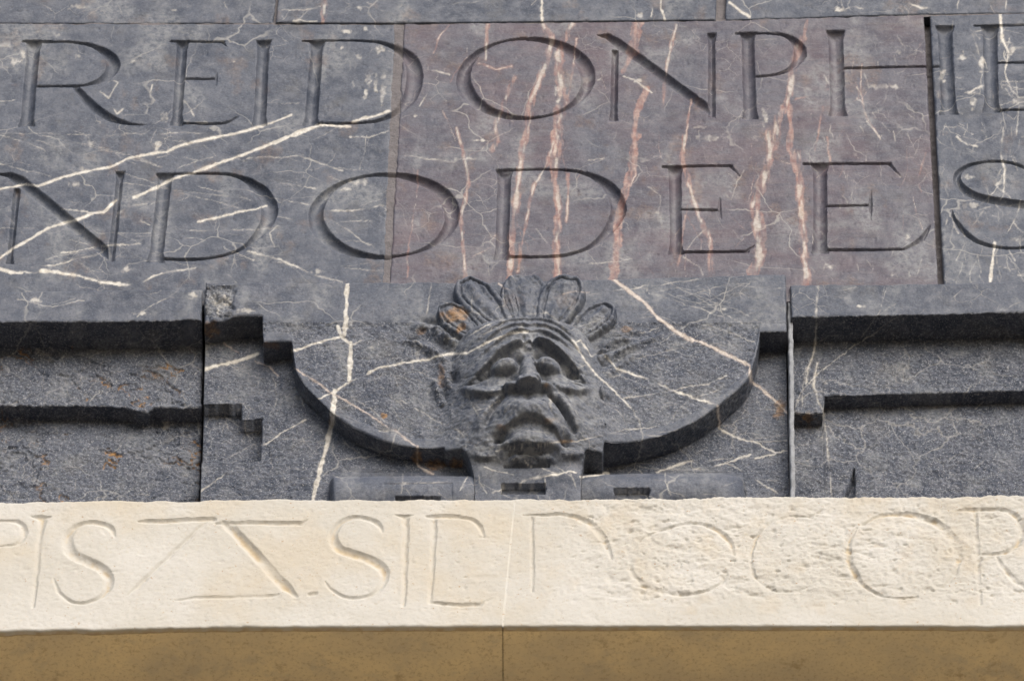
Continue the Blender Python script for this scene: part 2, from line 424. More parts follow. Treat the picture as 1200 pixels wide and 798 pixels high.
# ------------------------------------------------------------------ veins: (kind, width, points); kind w white, p pink, r red, t tan
LEFT_V = [
 ('w',3.6,(-20,225),(0,222),(30,216),(45,219),(75,208),(100,202),(130,196),(150,186),(185,180),(195,179),(205,173),(225,167),(250,162),(275,157),(300,150),(322,143),(342,135)),
 ('w',4.0,(-20,306),(0,303),(15,292),(37,280),(57,267),(72,263),(92,257),(110,250),(122,249),(136,235)),
 ('w',2.6,(140,250),(150,244),(172,239)), ('w',4.2,(157,232),(185,219),(207,209),(232,201),(262,189),(300,176),(325,166),(357,155),(375,147)),
 ('w',5.2,(300,176),(325,166),(350,156),(372,148)), ('w',3,(370,148),(395,148),(412,147)), ('w',3.6,(414,143),(425,139),(440,136),(457,130)),
 ('w',2.6,(-10,314),(15,320),(50,320),(85,322),(120,331),(157,335),(175,327),(200,317),(228,314)), ('w',5.5,(48,318),(70,320),(88,323)), ('w',5,(118,331),(140,333)), ('w',5,(-10,313),(12,319),(26,321)),
 ('w',2,(72,297),(90,296),(107,290),(132,288),(172,286),(197,285)), ('w',1.8,(37,314),(62,312),(82,306),(110,301),(122,296)),
 ('w',1.6,(137,254),(165,259),(176,265)), ('w',1.3,(137,274),(175,274)), ('w',3,(232,259),(265,252),(300,245),(312,241)),
 ('w',1.1,(205,270),(250,270),(300,269),(330,268)), ('w',1.1,(50,160),(125,174),(185,194)), ('w',1.0,(137,201),(215,226),(285,246)), ('w',1.0,(142,215),(205,222),(295,235)),
 ('w',1.3,(-5,157),(80,158),(162,157),(250,156)), ('w',1.4,(-5,157),(30,168),(52,178)), ('w',1.3,(52,160),(105,172),(140,180)),
 ('w',1.6,(290,185),(350,184),(375,192),(402,200)), ('w',1.4,(317,211),(345,217),(372,221)), ('w',1.3,(322,232),(340,236),(362,241)), ('w',1.4,(325,255),(345,258),(362,264)),
 ('w',2,(382,247),(415,247),(435,243),(450,240)), ('w',1.4,(382,254),(407,270),(425,283),(447,296)), ('w',2.4,(290,294),(325,304),(355,317),(375,325),(402,331)), ('w',1.3,(300,305),(335,309),(352,315)),
 ('w',1.3,(430,160),(427,180),(422,200)), ('w',1.2,(372,262),(410,260),(448,259)), ('w',1.6,(320,290),(317,275),(325,265),(338,270)), ('w',1,(232,218),(262,226),(290,234)),
 ('w',1.2,(215,280),(230,279),(243,283)), ('w',1.3,(262,290),(280,298)), ('w',1.2,(280,300),(300,305)), ('w',1.8,(74,245),(92,247),(110,250)), ('w',1.5,(-10,190),(30,200),(60,208)),
 ('w',1.2,(330,122),(350,121)), ('w',1.6,(410,160),(432,162),(455,154)), ('w',1.2,(150,186),(175,192),(200,200),(250,184)), ('w',1,(0,268),(40,268)), ('w',1.2,(0,120),(18,118)),
 ('w',2,(117,108),(127,116),(139,98),(135,95)), ('w',2.4,(133,128),(137,133),(145,128)), ('w',2.2,(178,100),(176,112),(181,120)), ('w',2,(215,118),(222,127),(227,136)),
]
LEFT_B = [(18,72,14,5),(8,52,8,3),(5,78,8,3),(28,62,5,6),(92,66,5,4),(155,72,9,3),(193,137,5,8),(420,215,16,4),(405,221,8,2.5),(432,92,4,12),(441,101,4,14),(428,110,4,8),(421,66,6,4),(447,58,5,5),(450,105,5,18),(405,38,7,3),(428,36,3,5),(400,57,3,3),(414,98,3,5),(66,42,8,2.5),(44,38,4,2),(275,73,2,2),(184,170,5,10),(105,168,6,5),(96,200,4,5),(85,217,6,4),(150,316,8,4),(373,318,8,4)]
MID_V = [
 ('p',4,(571,30),(570,50),(569,70)), ('p',2.2,(527,30),(516,45),(507,62)), ('p',5.2,(602,92),(598,102),(587,130),(580,150),(583,165),(577,178)),
 ('p',7,(636,28),(647,47),(640,72),(632,95),(622,120),(620,140),(615,165),(610,192),(605,235),(600,280),(597,328)),
 ('p',5,(671,28),(662,45),(654,62)), ('p',9,(653,64),(657,100),(663,120),(655,150),(650,180)), ('r',7,(655,125),(652,150),(648,180),(650,210),(655,247),(652,280),(652,325)),
 ('p',4,(650,160),(642,192),(625,220),(617,260),(610,290),(607,318)), ('p',6,(656,165),(650,210),(656,245),(652,285),(655,322)), ('p',3,(665,205),(667,232),(664,260)),
 ('p',2.5,(675,45),(672,75),(669,105),(662,125)), ('r',11,(748,28),(745,45),(742,60)), ('r',5,(742,60),(737,72),(730,84)), ('r',6,(758,106),(750,120),(747,135)), ('r',4.4,(747,130),(744,155),(744,178)),
 ('p',3.6,(793,30),(786,55),(780,90),(778,125)), ('p',3,(810,118),(806,145),(802,180)), ('r',8.5,(745,160),(742,190),(736,212),(727,247),(722,290),(719,328)), ('p',3,(742,192),(744,205),(738,218)),
 ('p',5.4,(803,160),(799,187),(812,230),(820,255),(832,280),(832,325)), ('p',2.6,(803,253),(796,300),(792,326)), ('w',1.6,(826,268),(815,280),(808,290)),
 ('p',10,(901,190),(891,222),(884,245),(888,275),(892,298)), ('p',14,(884,240),(889,270),(890,300),(882,318)), ('p',7,(899,155),(903,175),(900,200)), ('p',8,(908,172),(911,138),(922,122),(927,100),(931,65),(940,45)),
 ('r',4,(946,25),(942,42),(934,70)), ('r',5,(924,118),(927,150),(925,175),(932,200)), ('p',9,(932,180),(937,205),(937,235),(940,265),(943,300),(945,332)), ('r',5,(934,195),(937,235),(941,270),(944,300)),
 ('p',4,(535,150),(546,192),(549,217),(540,255),(542,285),(546,328)), ('w',1.6,(549,218),(543,245),(541,262)), ('p',2,(490,200),(487,240),(480,280),(476,325)), ('p',1.6,(519,130),(528,150),(534,165)),
 ('p',2,(1010,75),(1008,100),(1012,130),(1032,165)), ('w',2.2,(1016,142),(1026,155),(1033,166)), ('p',1.8,(968,100),(958,120),(950,135)), ('w',1.4,(1042,178),(1047,195),(1054,207)),
 ('r',2.6,(965,125),(960,150),(955,175)), ('r',2.4,(970,160),(972,190)), ('w',2.2,(730,90),(745,95),(757,104),(765,110)), ('w',1.4,(700,95),(712,88)),
 ('p',2.4,(560,75),(585,82),(600,78)), ('w',2,(495,82),(512,83),(527,87)), ('w',2,(505,85),(502,105),(492,125)), ('w',1.4,(690,190),(708,186)), ('r',2,(1085,180),(1075,210),(1080,225)),
 ('w',1.2,(760,220),(775,230),(772,250),(778,270)), ('w',1.2,(866,206),(860,225),(856,235),(850,228)), ('w',1.4,(880,185),(872,200),(866,210)), ('p',1.6,(1070,230),(1075,250),(1082,270)), ('r',2,(930,118),(950,112),(970,105)),
 ('w',1.6,(475,182),(500,187),(540,190)), ('w',1.2,(690,310),(740,305)), ('w',1.4,(800,300),(820,312),(824,322)), ('p',1.4,(555,300),(575,290),(580,275)),
]
MID_B = [(750,95,10,3),(1032,102,14,3.5),(1050,103,8,3),(545,187,16,2.5),(560,165,8,2),(828,163,20,4),(820,150,10,2),(898,135,6,14),(1055,60,4,3),(1062,278,5,7),(972,312,6,4),(1003,182,4,4),(1048,322,8,3),(487,135,5,2),(795,290,4,5),(772,255,4,8),(655,110,6,16)]
RIGHT_V = [('w',4,(1172,10),(1174,45),(1182,62)), ('w',2.4,(1140,42),(1146,58),(1150,80)), ('w',2.6,(1176,150),(1174,180),(1178,200),(1176,225)), ('w',4.4,(1166,285),(1163,305),(1161,330)), ('w',2,(1182,270),(1190,255),(1196,235)),
 ('w',2,(1182,65),(1178,85),(1185,105),(1195,115)), ('w',1.6,(1102,85),(1100,115),(1108,130),(1114,122)), ('w',2,(1120,70),(1140,65),(1148,78)), ('w',2.6,(1135,108),(1150,100)), ('w',1.6,(1190,95),(1195,130),(1190,160)),
 ('w',1.4,(1175,205),(1165,225),(1150,240)), ('w',1.4,(1120,245),(1140,250),(1160,243)), ('w',2,(1160,270),(1170,290),(1165,300)), ('w',1.4,(1185,150),(1186,180),(1192,200)), ('w',1.4,(1145,300),(1150,320)), ('w',1.4,(1180,300),(1184,318)), ('w',2.2,(1122,160),(1135,170),(1145,172))]
RIGHT_B = [(1133,208,8,3),(1137,241,12,5),(1140,108,9,4),(1193,122,9,6),(1195,322,9,3),(1192,282,8,5),(1150,75,6,10),(1185,60,5,10),(1168,214,5,2.5),(1105,90,4,10),(1140,120,4,8),(1128,68,7,3)]
TOP_V = [('p',5,(383,-30),(381,0),(378,27)), ('w',3,(634,-10),(636,28)), ('w',3,(772,-20),(775,10),(781,24)), ('w',5,(855,3),(866,12),(878,20)), ('w',2.4,(765,-10),(764,18)), ('w',1.6,(330,12),(360,11),(375,9)), ('w',1.6,(80,11),(100,4),(102,0)), ('w',2,(345,26),(352,24),(372,26)), ('w',1.6,(1125,-5),(1123,10)), ('w',1.4,(1180,-10),(1178,12)), ('w',1.4,(430,4),(450,14),(470,8)), ('w',2,(980,14),(1000,8),(1012,11)), ('w',2.6,(1065,5),(1078,11),(1085,9)), ('w',1.2,(530,5),(560,2))]
TOP_B = [(350,27,10,3),(92,8,10,3),(750,18,6,3),(985,12,8,3),(1078,10,8,3),(205,14,4,1.5),(420,10,5,3),(40,31,14,2)]
CEN_V = [
 ('w',7,(407,322),(406,360),(404,392)), ('w',4.5,(396,382),(400,393),(412,404)), ('w',7,(411,402),(411,412),(409,446)), ('w',6.6,(393,458),(388,499),(377,544),(366,588)), ('w',3,(405,450),(398,455),(391,460)),
 ('w',4.2,(240,433),(262,427),(287,421),(302,415)), ('w',3.6,(343,411),(370,402),(398,395)), ('t',2,(262,402),(275,412),(287,420)), ('t',2,(300,424),(315,430),(326,440)),
 ('w',2.2,(373,467),(390,459),(405,450),(420,443),(431,437)), ('w',3.4,(431,437),(446,430),(470,426),(495,422),(525,415),(547,414),(560,408),(580,397),(600,390),(618,389)), ('w',2,(412,405),(420,402),(428,396)),
 ('t',2.2,(345,431),(365,444),(390,460),(424,480),(443,492),(461,505),(488,523)), ('t',2.6,(490,523),(490,545),(500,551),(508,556)), ('w',2.2,(306,523),(330,508),(358,493)), ('w',1.8,(232,578),(250,566),(265,553)), ('w',1.3,(358,478),(345,455)),
 ('w',2.4,(548,397),(570,381),(600,371),(625,367),(640,367),(653,377),(664,390),(675,403),(687,424),(698,440),(713,450),(728,467),(739,480)), ('w',1.5,(560,394),(590,382),(615,380)),
 ('w',2.2,(673,402),(681,399),(694,418)), ('w',1.5,(694,418),(702,412),(714,420)), ('w',2.8,(709,417),(722,430),(750,442),(790,458),(815,466),(840,475)), ('t',3,(841,476),(843,500)), ('w',2.6,(843,502),(862,512),(890,521),(910,530)),
 ('t',4.6,(714,324),(735,339),(754,353),(764,365),(773,375),(790,387),(810,396),(848,413),(878,428)), ('t',5.5,(770,372),(795,390),(812,398)), ('t',3.6,(878,428),(880,447),(893,456),(915,475),(923,485)),
 ('w',1.6,(731,467),(760,463),(784,458),(829,450),(852,440)), ('w',1.6,(690,345),(735,339),(758,335)), ('w',1.4,(758,341),(763,330)), ('w',1.6,(765,336),(790,331),(820,327)), ('w',1.4,(761,343),(803,356),(848,371)), ('w',1.3,(822,379),(850,388),(885,400)), ('w',1.1,(800,340),(860,362),(915,392)), ('w',1.1,(770,325),(830,355),(870,380)),
 ('w',1.5,(739,478),(748,492),(754,512),(752,518)), ('w',2,(580,528),(600,524),(620,523),(627,521),(657,519),(677,517),(700,512),(728,505),(770,500)), ('w',1.4,(752,520),(764,530)),
 ('w',3,(679,560),(695,557),(713,555)), ('w',2.4,(769,553),(785,548),(801,543),(812,540)), ('w',2.8,(815,549),(828,549),(852,542),(878,533)), ('w',2.6,(885,537),(905,532),(922,528)), ('w',2,(850,541),(868,551),(885,562),(911,577)), ('w',1.5,(779,554),(781,565),(787,580)), ('w',1.3,(795,563),(804,578)), ('w',1.4,(830,540),(860,535),(845,545)),
 ('w',2.8,(613,565),(637,558),(668,552),(675,555)), ('w',2.2,(578,577),(595,572),(612,566)), ('w',1.8,(568,547),(585,553),(602,557)), ('w',2,(600,538),(615,541),(622,548)), ('w',1.6,(635,548),(650,554)), ('w',1.4,(667,553),(674,568),(681,584)), ('w',1.4,(650,545),(668,558)), ('w',2,(622,575),(640,568),(638,560)),
 ('w',1.5,(547,457),(553,473),(563,490)), ('w',1.8,(528,500),(537,504),(543,512)), ('w',1.4,(557,480),(575,477),(585,470)), ('w',1.5,(561,556),(563,566),(571,578)), ('w',1.5,(548,558),(540,575)), ('w',1.4,(460,566),(500,566),(525,564)), ('w',1.4,(472,555),(470,578)),
 ('w',1.5,(505,330),(503,350),(500,368)), ('w',1.6,(520,397),(532,398),(544,396)), ('w',2,(600,322),(605,330),(610,338)), ('t',1.8,(585,333),(592,339),(602,341),(612,345),(620,353),(627,360)), ('t',1.6,(660,345),(675,341),(690,342)), ('w',1.3,(240,400),(252,405)),
 ('w',1.4,(713,398),(735,394),(755,390),(772,384)), ('w',1.4,(655,436),(672,432),(688,428)), ('w',1.3,(445,450),(470,470),(500,485),(528,500)), ('w',1.2,(432,440),(455,460),(475,480)), ('w',1.1,(260,540),(280,530),(300,520)), ('w',1.3,(835,500),(800,503),(770,508)),
 ('w',1.4,(905,400),(915,404)), ('w',1.4,(893,440),(905,436),(922,430)), ('w',1.4,(880,520),(900,517),(922,515)),
]
CEN_B = [(475,566,10,2.5),(612,383,4,5),(850,362,6,3),(435,408,5,2),(258,355,14,12),(290,365,16,3),(645,472,4,8),(455,505,10,3)]
RB_V = [('w',2.6,(959,336),(958,355),(957,385),(954,410),(947,430),(945,450)), ('w',2.4,(957,425),(954,450),(958,470),(965,482),(968,510),(971,540),(975,580)), ('w',1.6,(1103,330),(1082,350),(1062,364),(1035,383),(1013,398),(980,420),(956,441),(940,460),(930,480)), ('w',1.2,(1040,330),(1030,365),(1010,395)), ('w',1.3,(945,430),(942,450),(940,475)), ('w',1.2,(1090,490),(1080,505))]
RB_B = [(1010,358,6,2),(968,450,4,2),(962,512,3,3)]
LB_V = [('w',1.4,(160,372),(175,360),(195,350)), ('w',1.2,(25,470),(40,460),(55,450)), ('w',1.3,(145,583),(160,578),(175,580)), ('w',1.2,(105,420),(120,412)), ('w',1.1,(20,350),(60,360),(100,352))]
LB_B = [(165,368,12,3),(225,345,8,4),(40,352,10,3),(195,500,8,8)]

def rand_veins(box, n, seed, kind='w', ang=20, w=(0.6, 1.3), ln=(30, 110)):
    r = np.random.RandomState(seed); out = []
    for i in range(n):
        x, y = r.uniform(box[0], box[2]), r.uniform(box[1], box[3])
        a = math.radians(r.normal(ang, 16)); L = r.uniform(*ln); k = max(3, int(L / 12)); p = []
        for j in range(k):
            p.append((x, y)); x += math.cos(a) * L / k; y += math.sin(a) * L / k * 0.8; a += r.normal(0, 0.22)
        out.append((kind, r.uniform(*w), *p))
    return out
LEFT_V += rand_veins((-40, 140, 440, 330), 26, 1, ang=14, w=(0.5, 0.9)) + rand_veins((-40, 150, 440, 330), 12, 2, ang=-18, w=(0.5, 0.9))
MID_V += rand_veins((470, 35, 1080, 325), 36, 3, 'p', 92, (0.6, 1.3), (25, 90)) + rand_veins((940, 35, 1085, 325), 50, 4, 'w', 70, (0.6, 1.3), (10, 36)) + rand_veins((470, 35, 1080, 325), 14, 5, 'w', 60, (0.5, 0.9), (15, 40))
RIGHT_V += rand_veins((1105, 20, 1215, 330), 90, 6, 'w', 80, (0.7, 1.7), (12, 46)) + rand_veins((1105, 20, 1215, 330), 40, 7, 'w', 10, (0.6, 1.3), (10, 36))
TOP_V += rand_veins((-40, -30, 1240, 20), 14, 8, ang=70, ln=(8, 30))
CEN_V += rand_veins((245, 340, 915, 580), 46, 9, ang=28, w=(0.5, 0.9)) + rand_veins((700, 330, 915, 580), 26, 10, ang=-18, w=(0.5, 1.1))
RB_V += rand_veins((930, 336, 1220, 580), 22, 11, ang=-40, w=(0.5, 1.0), ln=(15, 60))
LB_V += rand_veins((-20, 340, 236, 580), 16, 12, ang=-35, w=(0.5, 1.0), ln=(15, 50))

def paint(PX, PY, veins, blobs, seed):
    """white, red and rust vein masks on the stone"""
    wx = PX + 2.2 * fbm2(PX, PY, 1 / 16.0, 4, seed) + 0.5 * vn2(PX, PY, 0.45, seed + 40)
    wy = PY + 2.2 * fbm2(PX, PY, 1 / 16.0, 4, seed + 20) + 0.5 * vn2(PX, PY, 0.45, seed + 41)
    wid = 0.66 + 0.55 * fbm2(PX, PY, 1 / 8.0, 4, seed + 60)
    alp = 0.35 + 0.65 * sstep(-0.45, 0.25, fbm2(PX, PY, 1 / 4.5, 3, seed + 65))
    brk = sstep(-0.45, 0.15, fbm2(PX, PY, 1 / 22.0, 3, seed + 70))
    alp = alp * (0.62 + 0.38 * sstep(-0.3, 0.3, fbm2(PX, PY, 1 / 45.0, 3, seed + 75)))
    W = np.zeros_like(PX); Rr = np.zeros_like(PX)
    for v in veins:
        kind, wd, pts = v[0], v[1], np.array(v[2:], float)
        m = wd + 4
        sel = np.nonzero((PX > pts[:, 0].min() - m) & (PX < pts[:, 0].max() + m) & (PY > pts[:, 1].min() - m) & (PY < pts[:, 1].max() + m))
        if not len(sel[0]): continue
        wf = 1.0 if wd < 3.2 else 0.4
        a, b = PX[sel] + wf * (wx[sel] - PX[sel]), PY[sel] + wf * (wy[sel] - PY[sel])
        dist = np.full(a.shape, 1e9)
        for i in range(len(pts) - 1):
            d = pts[i + 1] - pts[i]
            t = np.clip(((a - pts[i, 0]) * d[0] + (b - pts[i, 1]) * d[1]) / (d @ d + 1e-9), 0, 1)
            dist = np.minimum(dist, np.hypot(a - pts[i, 0] - t * d[0], b - pts[i, 1] - t * d[1]))
        hw = np.maximum(wd * (0.5 if kind in 'wt' else 0.85 if wd > 3.5 else 0.6) * wid[sel], 0.25)
        k = 1 - sstep(hw - 0.5, hw + 0.6, dist)
        k = np.maximum(k, 0.28 * (1 - sstep(hw, hw + 2.2, dist)) * sstep(0.5, 0.9, alp[sel])) if wd > 2.2 else k
        st_ = min(0.92, 0.22 + wd * 0.26)
        k = k * st_ * (alp[sel] + (1 - alp[sel]) * min(0.7, max(0.0, (wd - 1.4) / 2.4))) * (brk[sel] if wd < 3 else 1)
        if kind == 'w': W[sel] = np.maximum(W[sel], k)
        elif kind == 't':
            W[sel] = np.maximum(W[sel], k * 0.75); Rr[sel] = np.maximum(Rr[sel], k * 0.8)
        else:
            if wd > 3.5:                         # broad veins are fibrous
                fib = sstep(-0.28, 0.30, fbm2(a, b * 0.16, 1 / 2.6, 3, seed + 80) + 0.22 * (1 - dist / (hw + 0.5)))
                lo_ = 0.4 if kind == 'r' else 0.1
                k = k * (lo_ + (1 - lo_) * fib) * (0.45 + 0.3 * (kind == 'r') + (0.55 - 0.3 * (kind == 'r')) * sstep(-0.4, 0.3, fbm2(a, b, 1 / 14.0, 3, seed + 82)))
            Rr[sel] = np.maximum(Rr[sel], k * (0.85 if kind == 'r' else 0.7))
            if kind == 'p':
                core = (1 - sstep(hw * 0.25, hw * 0.75, dist)) * sstep(0.0, 0.4, fbm2(a, b * 0.5, 1 / 7.0, 3, seed + 90) + 0.12)
                W[sel] = np.maximum(W[sel], core * 0.5 * st_)
    for (cx, cy, rx, ry) in blobs:
        sel = np.nonzero((abs(PX - cx) < rx * 2) & (abs(PY - cy) < ry * 2 + 3))
        a, b = wx[sel], wy[sel]
        q = np.hypot((a - cx) / rx, (b - cy) / ry) + 1.0 * fbm2(a, b, 1 / 4.0, 4, seed + 33)
        W[sel] = np.maximum(W[sel], (1 - sstep(0.2, 1.0, q)) * 0.62 * alp[sel])
    return W, Rr

# ------------------------------------------------------------------ stone block builder
CT, SN = math.cos(PITCH), math.sin(PITCH)
def spaced(lo, hi, flo, fhi, step, coarse=0.045):
    """positions, fine between flo and fhi, coarser outside"""
    parts = []
    if lo < flo - 1e-6: parts.append(np.linspace(lo, flo, max(2, int((flo - lo) / coarse)) + 1)[:-1])
    parts.append(np.linspace(flo, fhi, max(2, int((fhi - flo) / step)) + 1))
    if hi > fhi + 1e-6: parts.append(np.linspace(fhi, hi, max(2, int((hi - fhi) / coarse)) + 1)[1:])
    return np.concatenate(parts)

def finish(Xr, Dr, Zr, paintf, roughf, seed, fade=1.0):
    # tooled and weathered relief, along the surface normal
    V = np.stack([Xr, -Dr, Zr], -1)
    gi = np.gradient(V, axis=0); gj = np.gradient(V, axis=1)
    N = np.cross(gj, gi); N /= np.linalg.norm(N, axis=-1, keepdims=True) + 1e-12
    PX, PY = survey(Xr, Dr, Zr)
    rough = roughf(PX, PY, Xr, Zr)
    x, y, z = V[..., 0], V[..., 1], V[..., 2]
    n = (0.55 * vn3(x, y, z, 130, seed) + 0.4 * vn3(x, y, z, 260, seed + 1)) * 0.0042 * rough
    n += (0.6 * vn3(x, y, z, 42, seed + 2) + 0.3 * vn3(x, y, z, 85, seed + 3)) * 0.0022 * (0.12 + rough)
    n += vn3(x, y, z, 9, seed + 4) * 0.0014
    n = n * sstep(0.010, 0.004, np.abs(gi[..., 1]))
    V = V + N * (n * fade)[..., None]
    W, Rd = paintf[0](PX, PY)
    rust = paintf[1](PX, PY, Xr, -y, Zr); pink = paintf[2](PX, PY); dep = paintf[3](PX, PY)
    return V, W, Rd, rust, pink, dep, rough

def block(xl, xr, z0, z1, depth, nrow, paintf, roughf, seed, step=0.00205, skirt=0.09, edge=(0.005, 0.006), zfine=0.0022, fine=None):
    """a stone: xl, xr (x of its sides as (x at bottom, x at top)), z0(x), z1(x) its bed heights, depth(X, Z) -> (d, part index).
       Columns are resampled by length so that soffits get as many faces as fronts."""
    xm0, xm1 = min(xl), max(xr)
    f0, f1 = fine if fine else (xm0, xm1)
    xs = spaced(xm0, xm1, max(f0, xm0), min(f1, xm1), step)
    s = (xs - xm0) / (xm1 - xm0)
    zb, zt = z0(xs), z1(xs)
    nz = int((zt.max() - zb.min()) / zfine) + 2
    T = np.linspace(0, 1, nz)[:, None]
    Z = zb[None] + (zt - zb)[None] * T
    tt = T + 0 * Z
    L = xl[0] + (xl[1] - xl[0]) * tt; Rr = xr[0] + (xr[1] - xr[0]) * tt
    X = L + (Rr - L) * s[None]
    D, ID = depth(X, Z)
    # worn arrises
    ew, ed = edge
    if ew > 0:
        e = np.minimum(np.minimum(X - L, Rr - X), np.minimum(zt[None] - Z, Z - zb[None]))
        e = e + 0.004 * fbm2(X, Z, 45, 3, seed + 5)
        D = D - ed * np.clip(1 - e / ew, 0, 1.6) ** 2
    # resample by apparent length
    dz = np.diff(Z, axis=0) * CT; dd = np.diff(D, axis=0) * SN
    rho = np.hypot(dz, dd)
    ln = np.vstack([np.zeros((1, len(xs))), np.cumsum(rho, axis=0)])
    nr = nrow
    Zr = np.empty((nr, len(xs))); Dr = np.empty_like(Zr); Xr = np.empty_like(Zr); Ir = np.empty((nr, len(xs)), np.int32)
    ii = np.arange(nz)
    for j in range(len(xs)):
        q = np.interp(np.linspace(0, ln[-1, j], nr), ln[:, j], ii)
        k = np.clip(q.astype(int), 0, nz - 2); f = q - k
        Zr[:, j] = Z[k, j] * (1 - f) + Z[k + 1, j] * f
        Dr[:, j] = D[k, j] * (1 - f) + D[k + 1, j] * f
        Xr[:, j] = X[k, j] * (1 - f) + X[k + 1, j] * f
        Ir[:, j] = ID[np.clip(np.rint(q).astype(int), 0, nz - 1), j]
    V, W, Rd, rust, pink, dep, rough = finish(Xr, Dr, Zr, paintf, roughf, seed)
    # skirts: the returns of the stone back into the wall
    def pad(a, mode='edge'): return np.pad(a, ((1, 1), (1, 1)), mode)
    Vp = np.stack([pad(V[..., c]) for c in range(3)], -1)
    Vp[0, :, 1] += skirt; Vp[-1, :, 1] += skirt; Vp[1:-1, 0, 1] += skirt; Vp[1:-1, -1, 1] += skirt
    a1 = np.stack([pad(W), pad(Rd), pad(rust), np.ones_like(pad(W))], -1)
    a2 = np.stack([pad(pink), pad(rough), pad(dep), np.ones_like(pad(W))], -1)
    H, Wd = Vp.shape[:2]
    g = np.arange(H * Wd).reshape(H, Wd)
    F = np.stack([g[:-1, :-1], g[:-1, 1:], g[1:, 1:], g[1:, :-1]], -1).reshape(-1, 4)
    fid = pad(Ir)[:-1, :-1].ravel()
    return Vp.reshape(-1, 3), F, {'stone': a1.reshape(-1, 4), 'surf': a2.reshape(-1, 4)}, fid

def zero(PX, PY, *a): return np.zeros_like(PX)
def const(c): return lambda PX, PY, *a: np.full_like(PX, c)
X0, X1 = -4.2, 4.2                              # how far the wall runs to either side
FX0, FX1 = P(-14, 399, 0)[0], P(1214, 399, 0)[0]

# ================================================================== setting
gme = box_mesh('ground', -60, 60, -60, 5, -0.3, 0)
tag(link('ground', gme, M_PAVE), 'grey stone paving of the square in front of the building', kind='structure')

# ================================================================== inscription wall
joint = zline([(-600, 31), (0, 28), (300, 28), (470, 28.5), (600, 27), (850, 24.5), (1000, 20), (1090, 17.5), (1200, 16), (1800, 8)], 0.0)
zbot = lambda X: 0 * X + P(600, 356, 0.0)[1]
ztop = lambda X: 0 * X + P(600, -24, 0.0)[1]
def side(pa, pb, d=0.0):
    """x of a measured side line at the bottom and top of a row"""
    return lambda za, zb: tuple(np.interp([za, zb], *zip(*sorted([(P(*pa, d)[1], P(*pa, d)[0]), (P(*pb, d)[1], P(*pb, d)[0])]))) ) if False else tuple(
        P(*pa, d)[0] + (z - P(*pa, d)[1]) / (P(*pb, d)[1] - P(*pa, d)[1]) * (P(*pb, d)[0] - P(*pa, d)[0]) for z in (za, zb))
rowz = (zbot(0), joint(0.0))
JL0, JL1 = side((450, 330), (463, 30))(*rowz), side((457, 330), (474, 30))(*rowz)
JR0, JR1 = side((1099, 328), (1083, 20))(*rowz), side((1106, 328), (1090, 20))(*rowz)

def slab_depth(off, warp_seed):
    def f(X, Z):
        ax = X + 0.0012 * fbm2(X, Z, 60, 2, 3); az = Z + 0.0012 * fbm2(X, Z, 60, 2, 8)
        dep, idx = LT.carve(ax, az, 2.8, 0.0165)
        d = off - dep
        # chipped pits
        pit = sstep(0.5, 0.7, fbm2(X, Z, 60, 3, warp_seed)) * 0.0012
        return d - pit, idx + 1
    return f
def slab_paint(v, b, seed, pink):
    return (lambda PX, PY: paint(PX, PY, v, b, seed),
            lambda PX, PY, *a: 0.12 * sstep(0.3, 0.62, fbm2(PX, PY, 1 / 26.0, 4, seed + 11)),
            pink, lambda PX, PY: 0.55 * sstep(0.05, 0.55, fbm2(PX, PY, 1 / 40.0, 5, seed + 12)))
iw = tag(empty('inscription_wall', (0, 0, rowz[0])), 'dark veined marble wall with two lines of carved roman capitals', 'inscription', kind='thing')
gap = 0.0010
def make_slab(label, xl, xr, z0, z1, nrow, v, b, seed, pink, off=0.0, edge=(0.004, 0.0022), skirt=0.06):
    data = block(xl, xr, z0, z1, slab_depth(off, seed), nrow, slab_paint(v, b, seed, pink), lambda PX, PY, *a: np.full_like(PX, 0.10), seed, fine=(FX0, FX1), edge=edge, skirt=skirt)
    V, F, A, fid = data
    root = link('marble_slab', grid_mesh('marble_slab', V, F[fid == 0], A), M_MAR, iw)
    root['label'] = label
    for k in np.unique(fid):
        if k < 1 or (fid == k).sum() < 40: continue
        c = link('carved_letter', grid_mesh('carved_letter', V, F[fid == k], A), M_MAR)
        c.parent = root
        c['label'] = 'carved capital letter ' + LT.names[k - 1]
    return root
midpink = lambda PX, PY: 0.8 + 0.6 * fbm2(PX, PY, 1 / 90.0, 3, 91)
make_slab('blue grey slab with branching white veins', (X0, X0), JL0, zbot, lambda X: joint(X) - gap, 325, LEFT_V, LEFT_B, 11, zero)
make_slab('slab with reddish ground and pink vertical veins', JL1, JR0, zbot, lambda X: joint(X) - gap, 325, MID_V, MID_B, 23, midpink, 0.001)
make_slab('grey slab crazed with fine white veinlets', JR1, (X1, X1), zbot, lambda X: joint(X) - gap, 325, RIGHT_V, RIGHT_B, 37, zero, 0.0)
xa = side((322, 28), (325, 0))(joint(0), ztop(0)); xb = side((845, 28), (846, 0))(joint(0), ztop(0))
up = lambda X: joint(X) + gap
make_slab('smooth blue grey slab of the upper course', (X0, X0), tuple(x - 0.003 for x in xa), up, ztop, 56, TOP_V, TOP_B, 41, zero, 0.0)
make_slab('smooth blue grey slab of the upper course', tuple(x + 0.003 for x in xa), tuple(x - 0.013 for x in xb), up, ztop, 56, TOP_V, TOP_B, 43, zero, 0.003)
make_slab('smooth blue grey slab of the upper course', tuple(x + 0.010 for x in xb), (X1, X1), up, ztop, 56, TOP_V, TOP_B, 47, zero, 0.001)
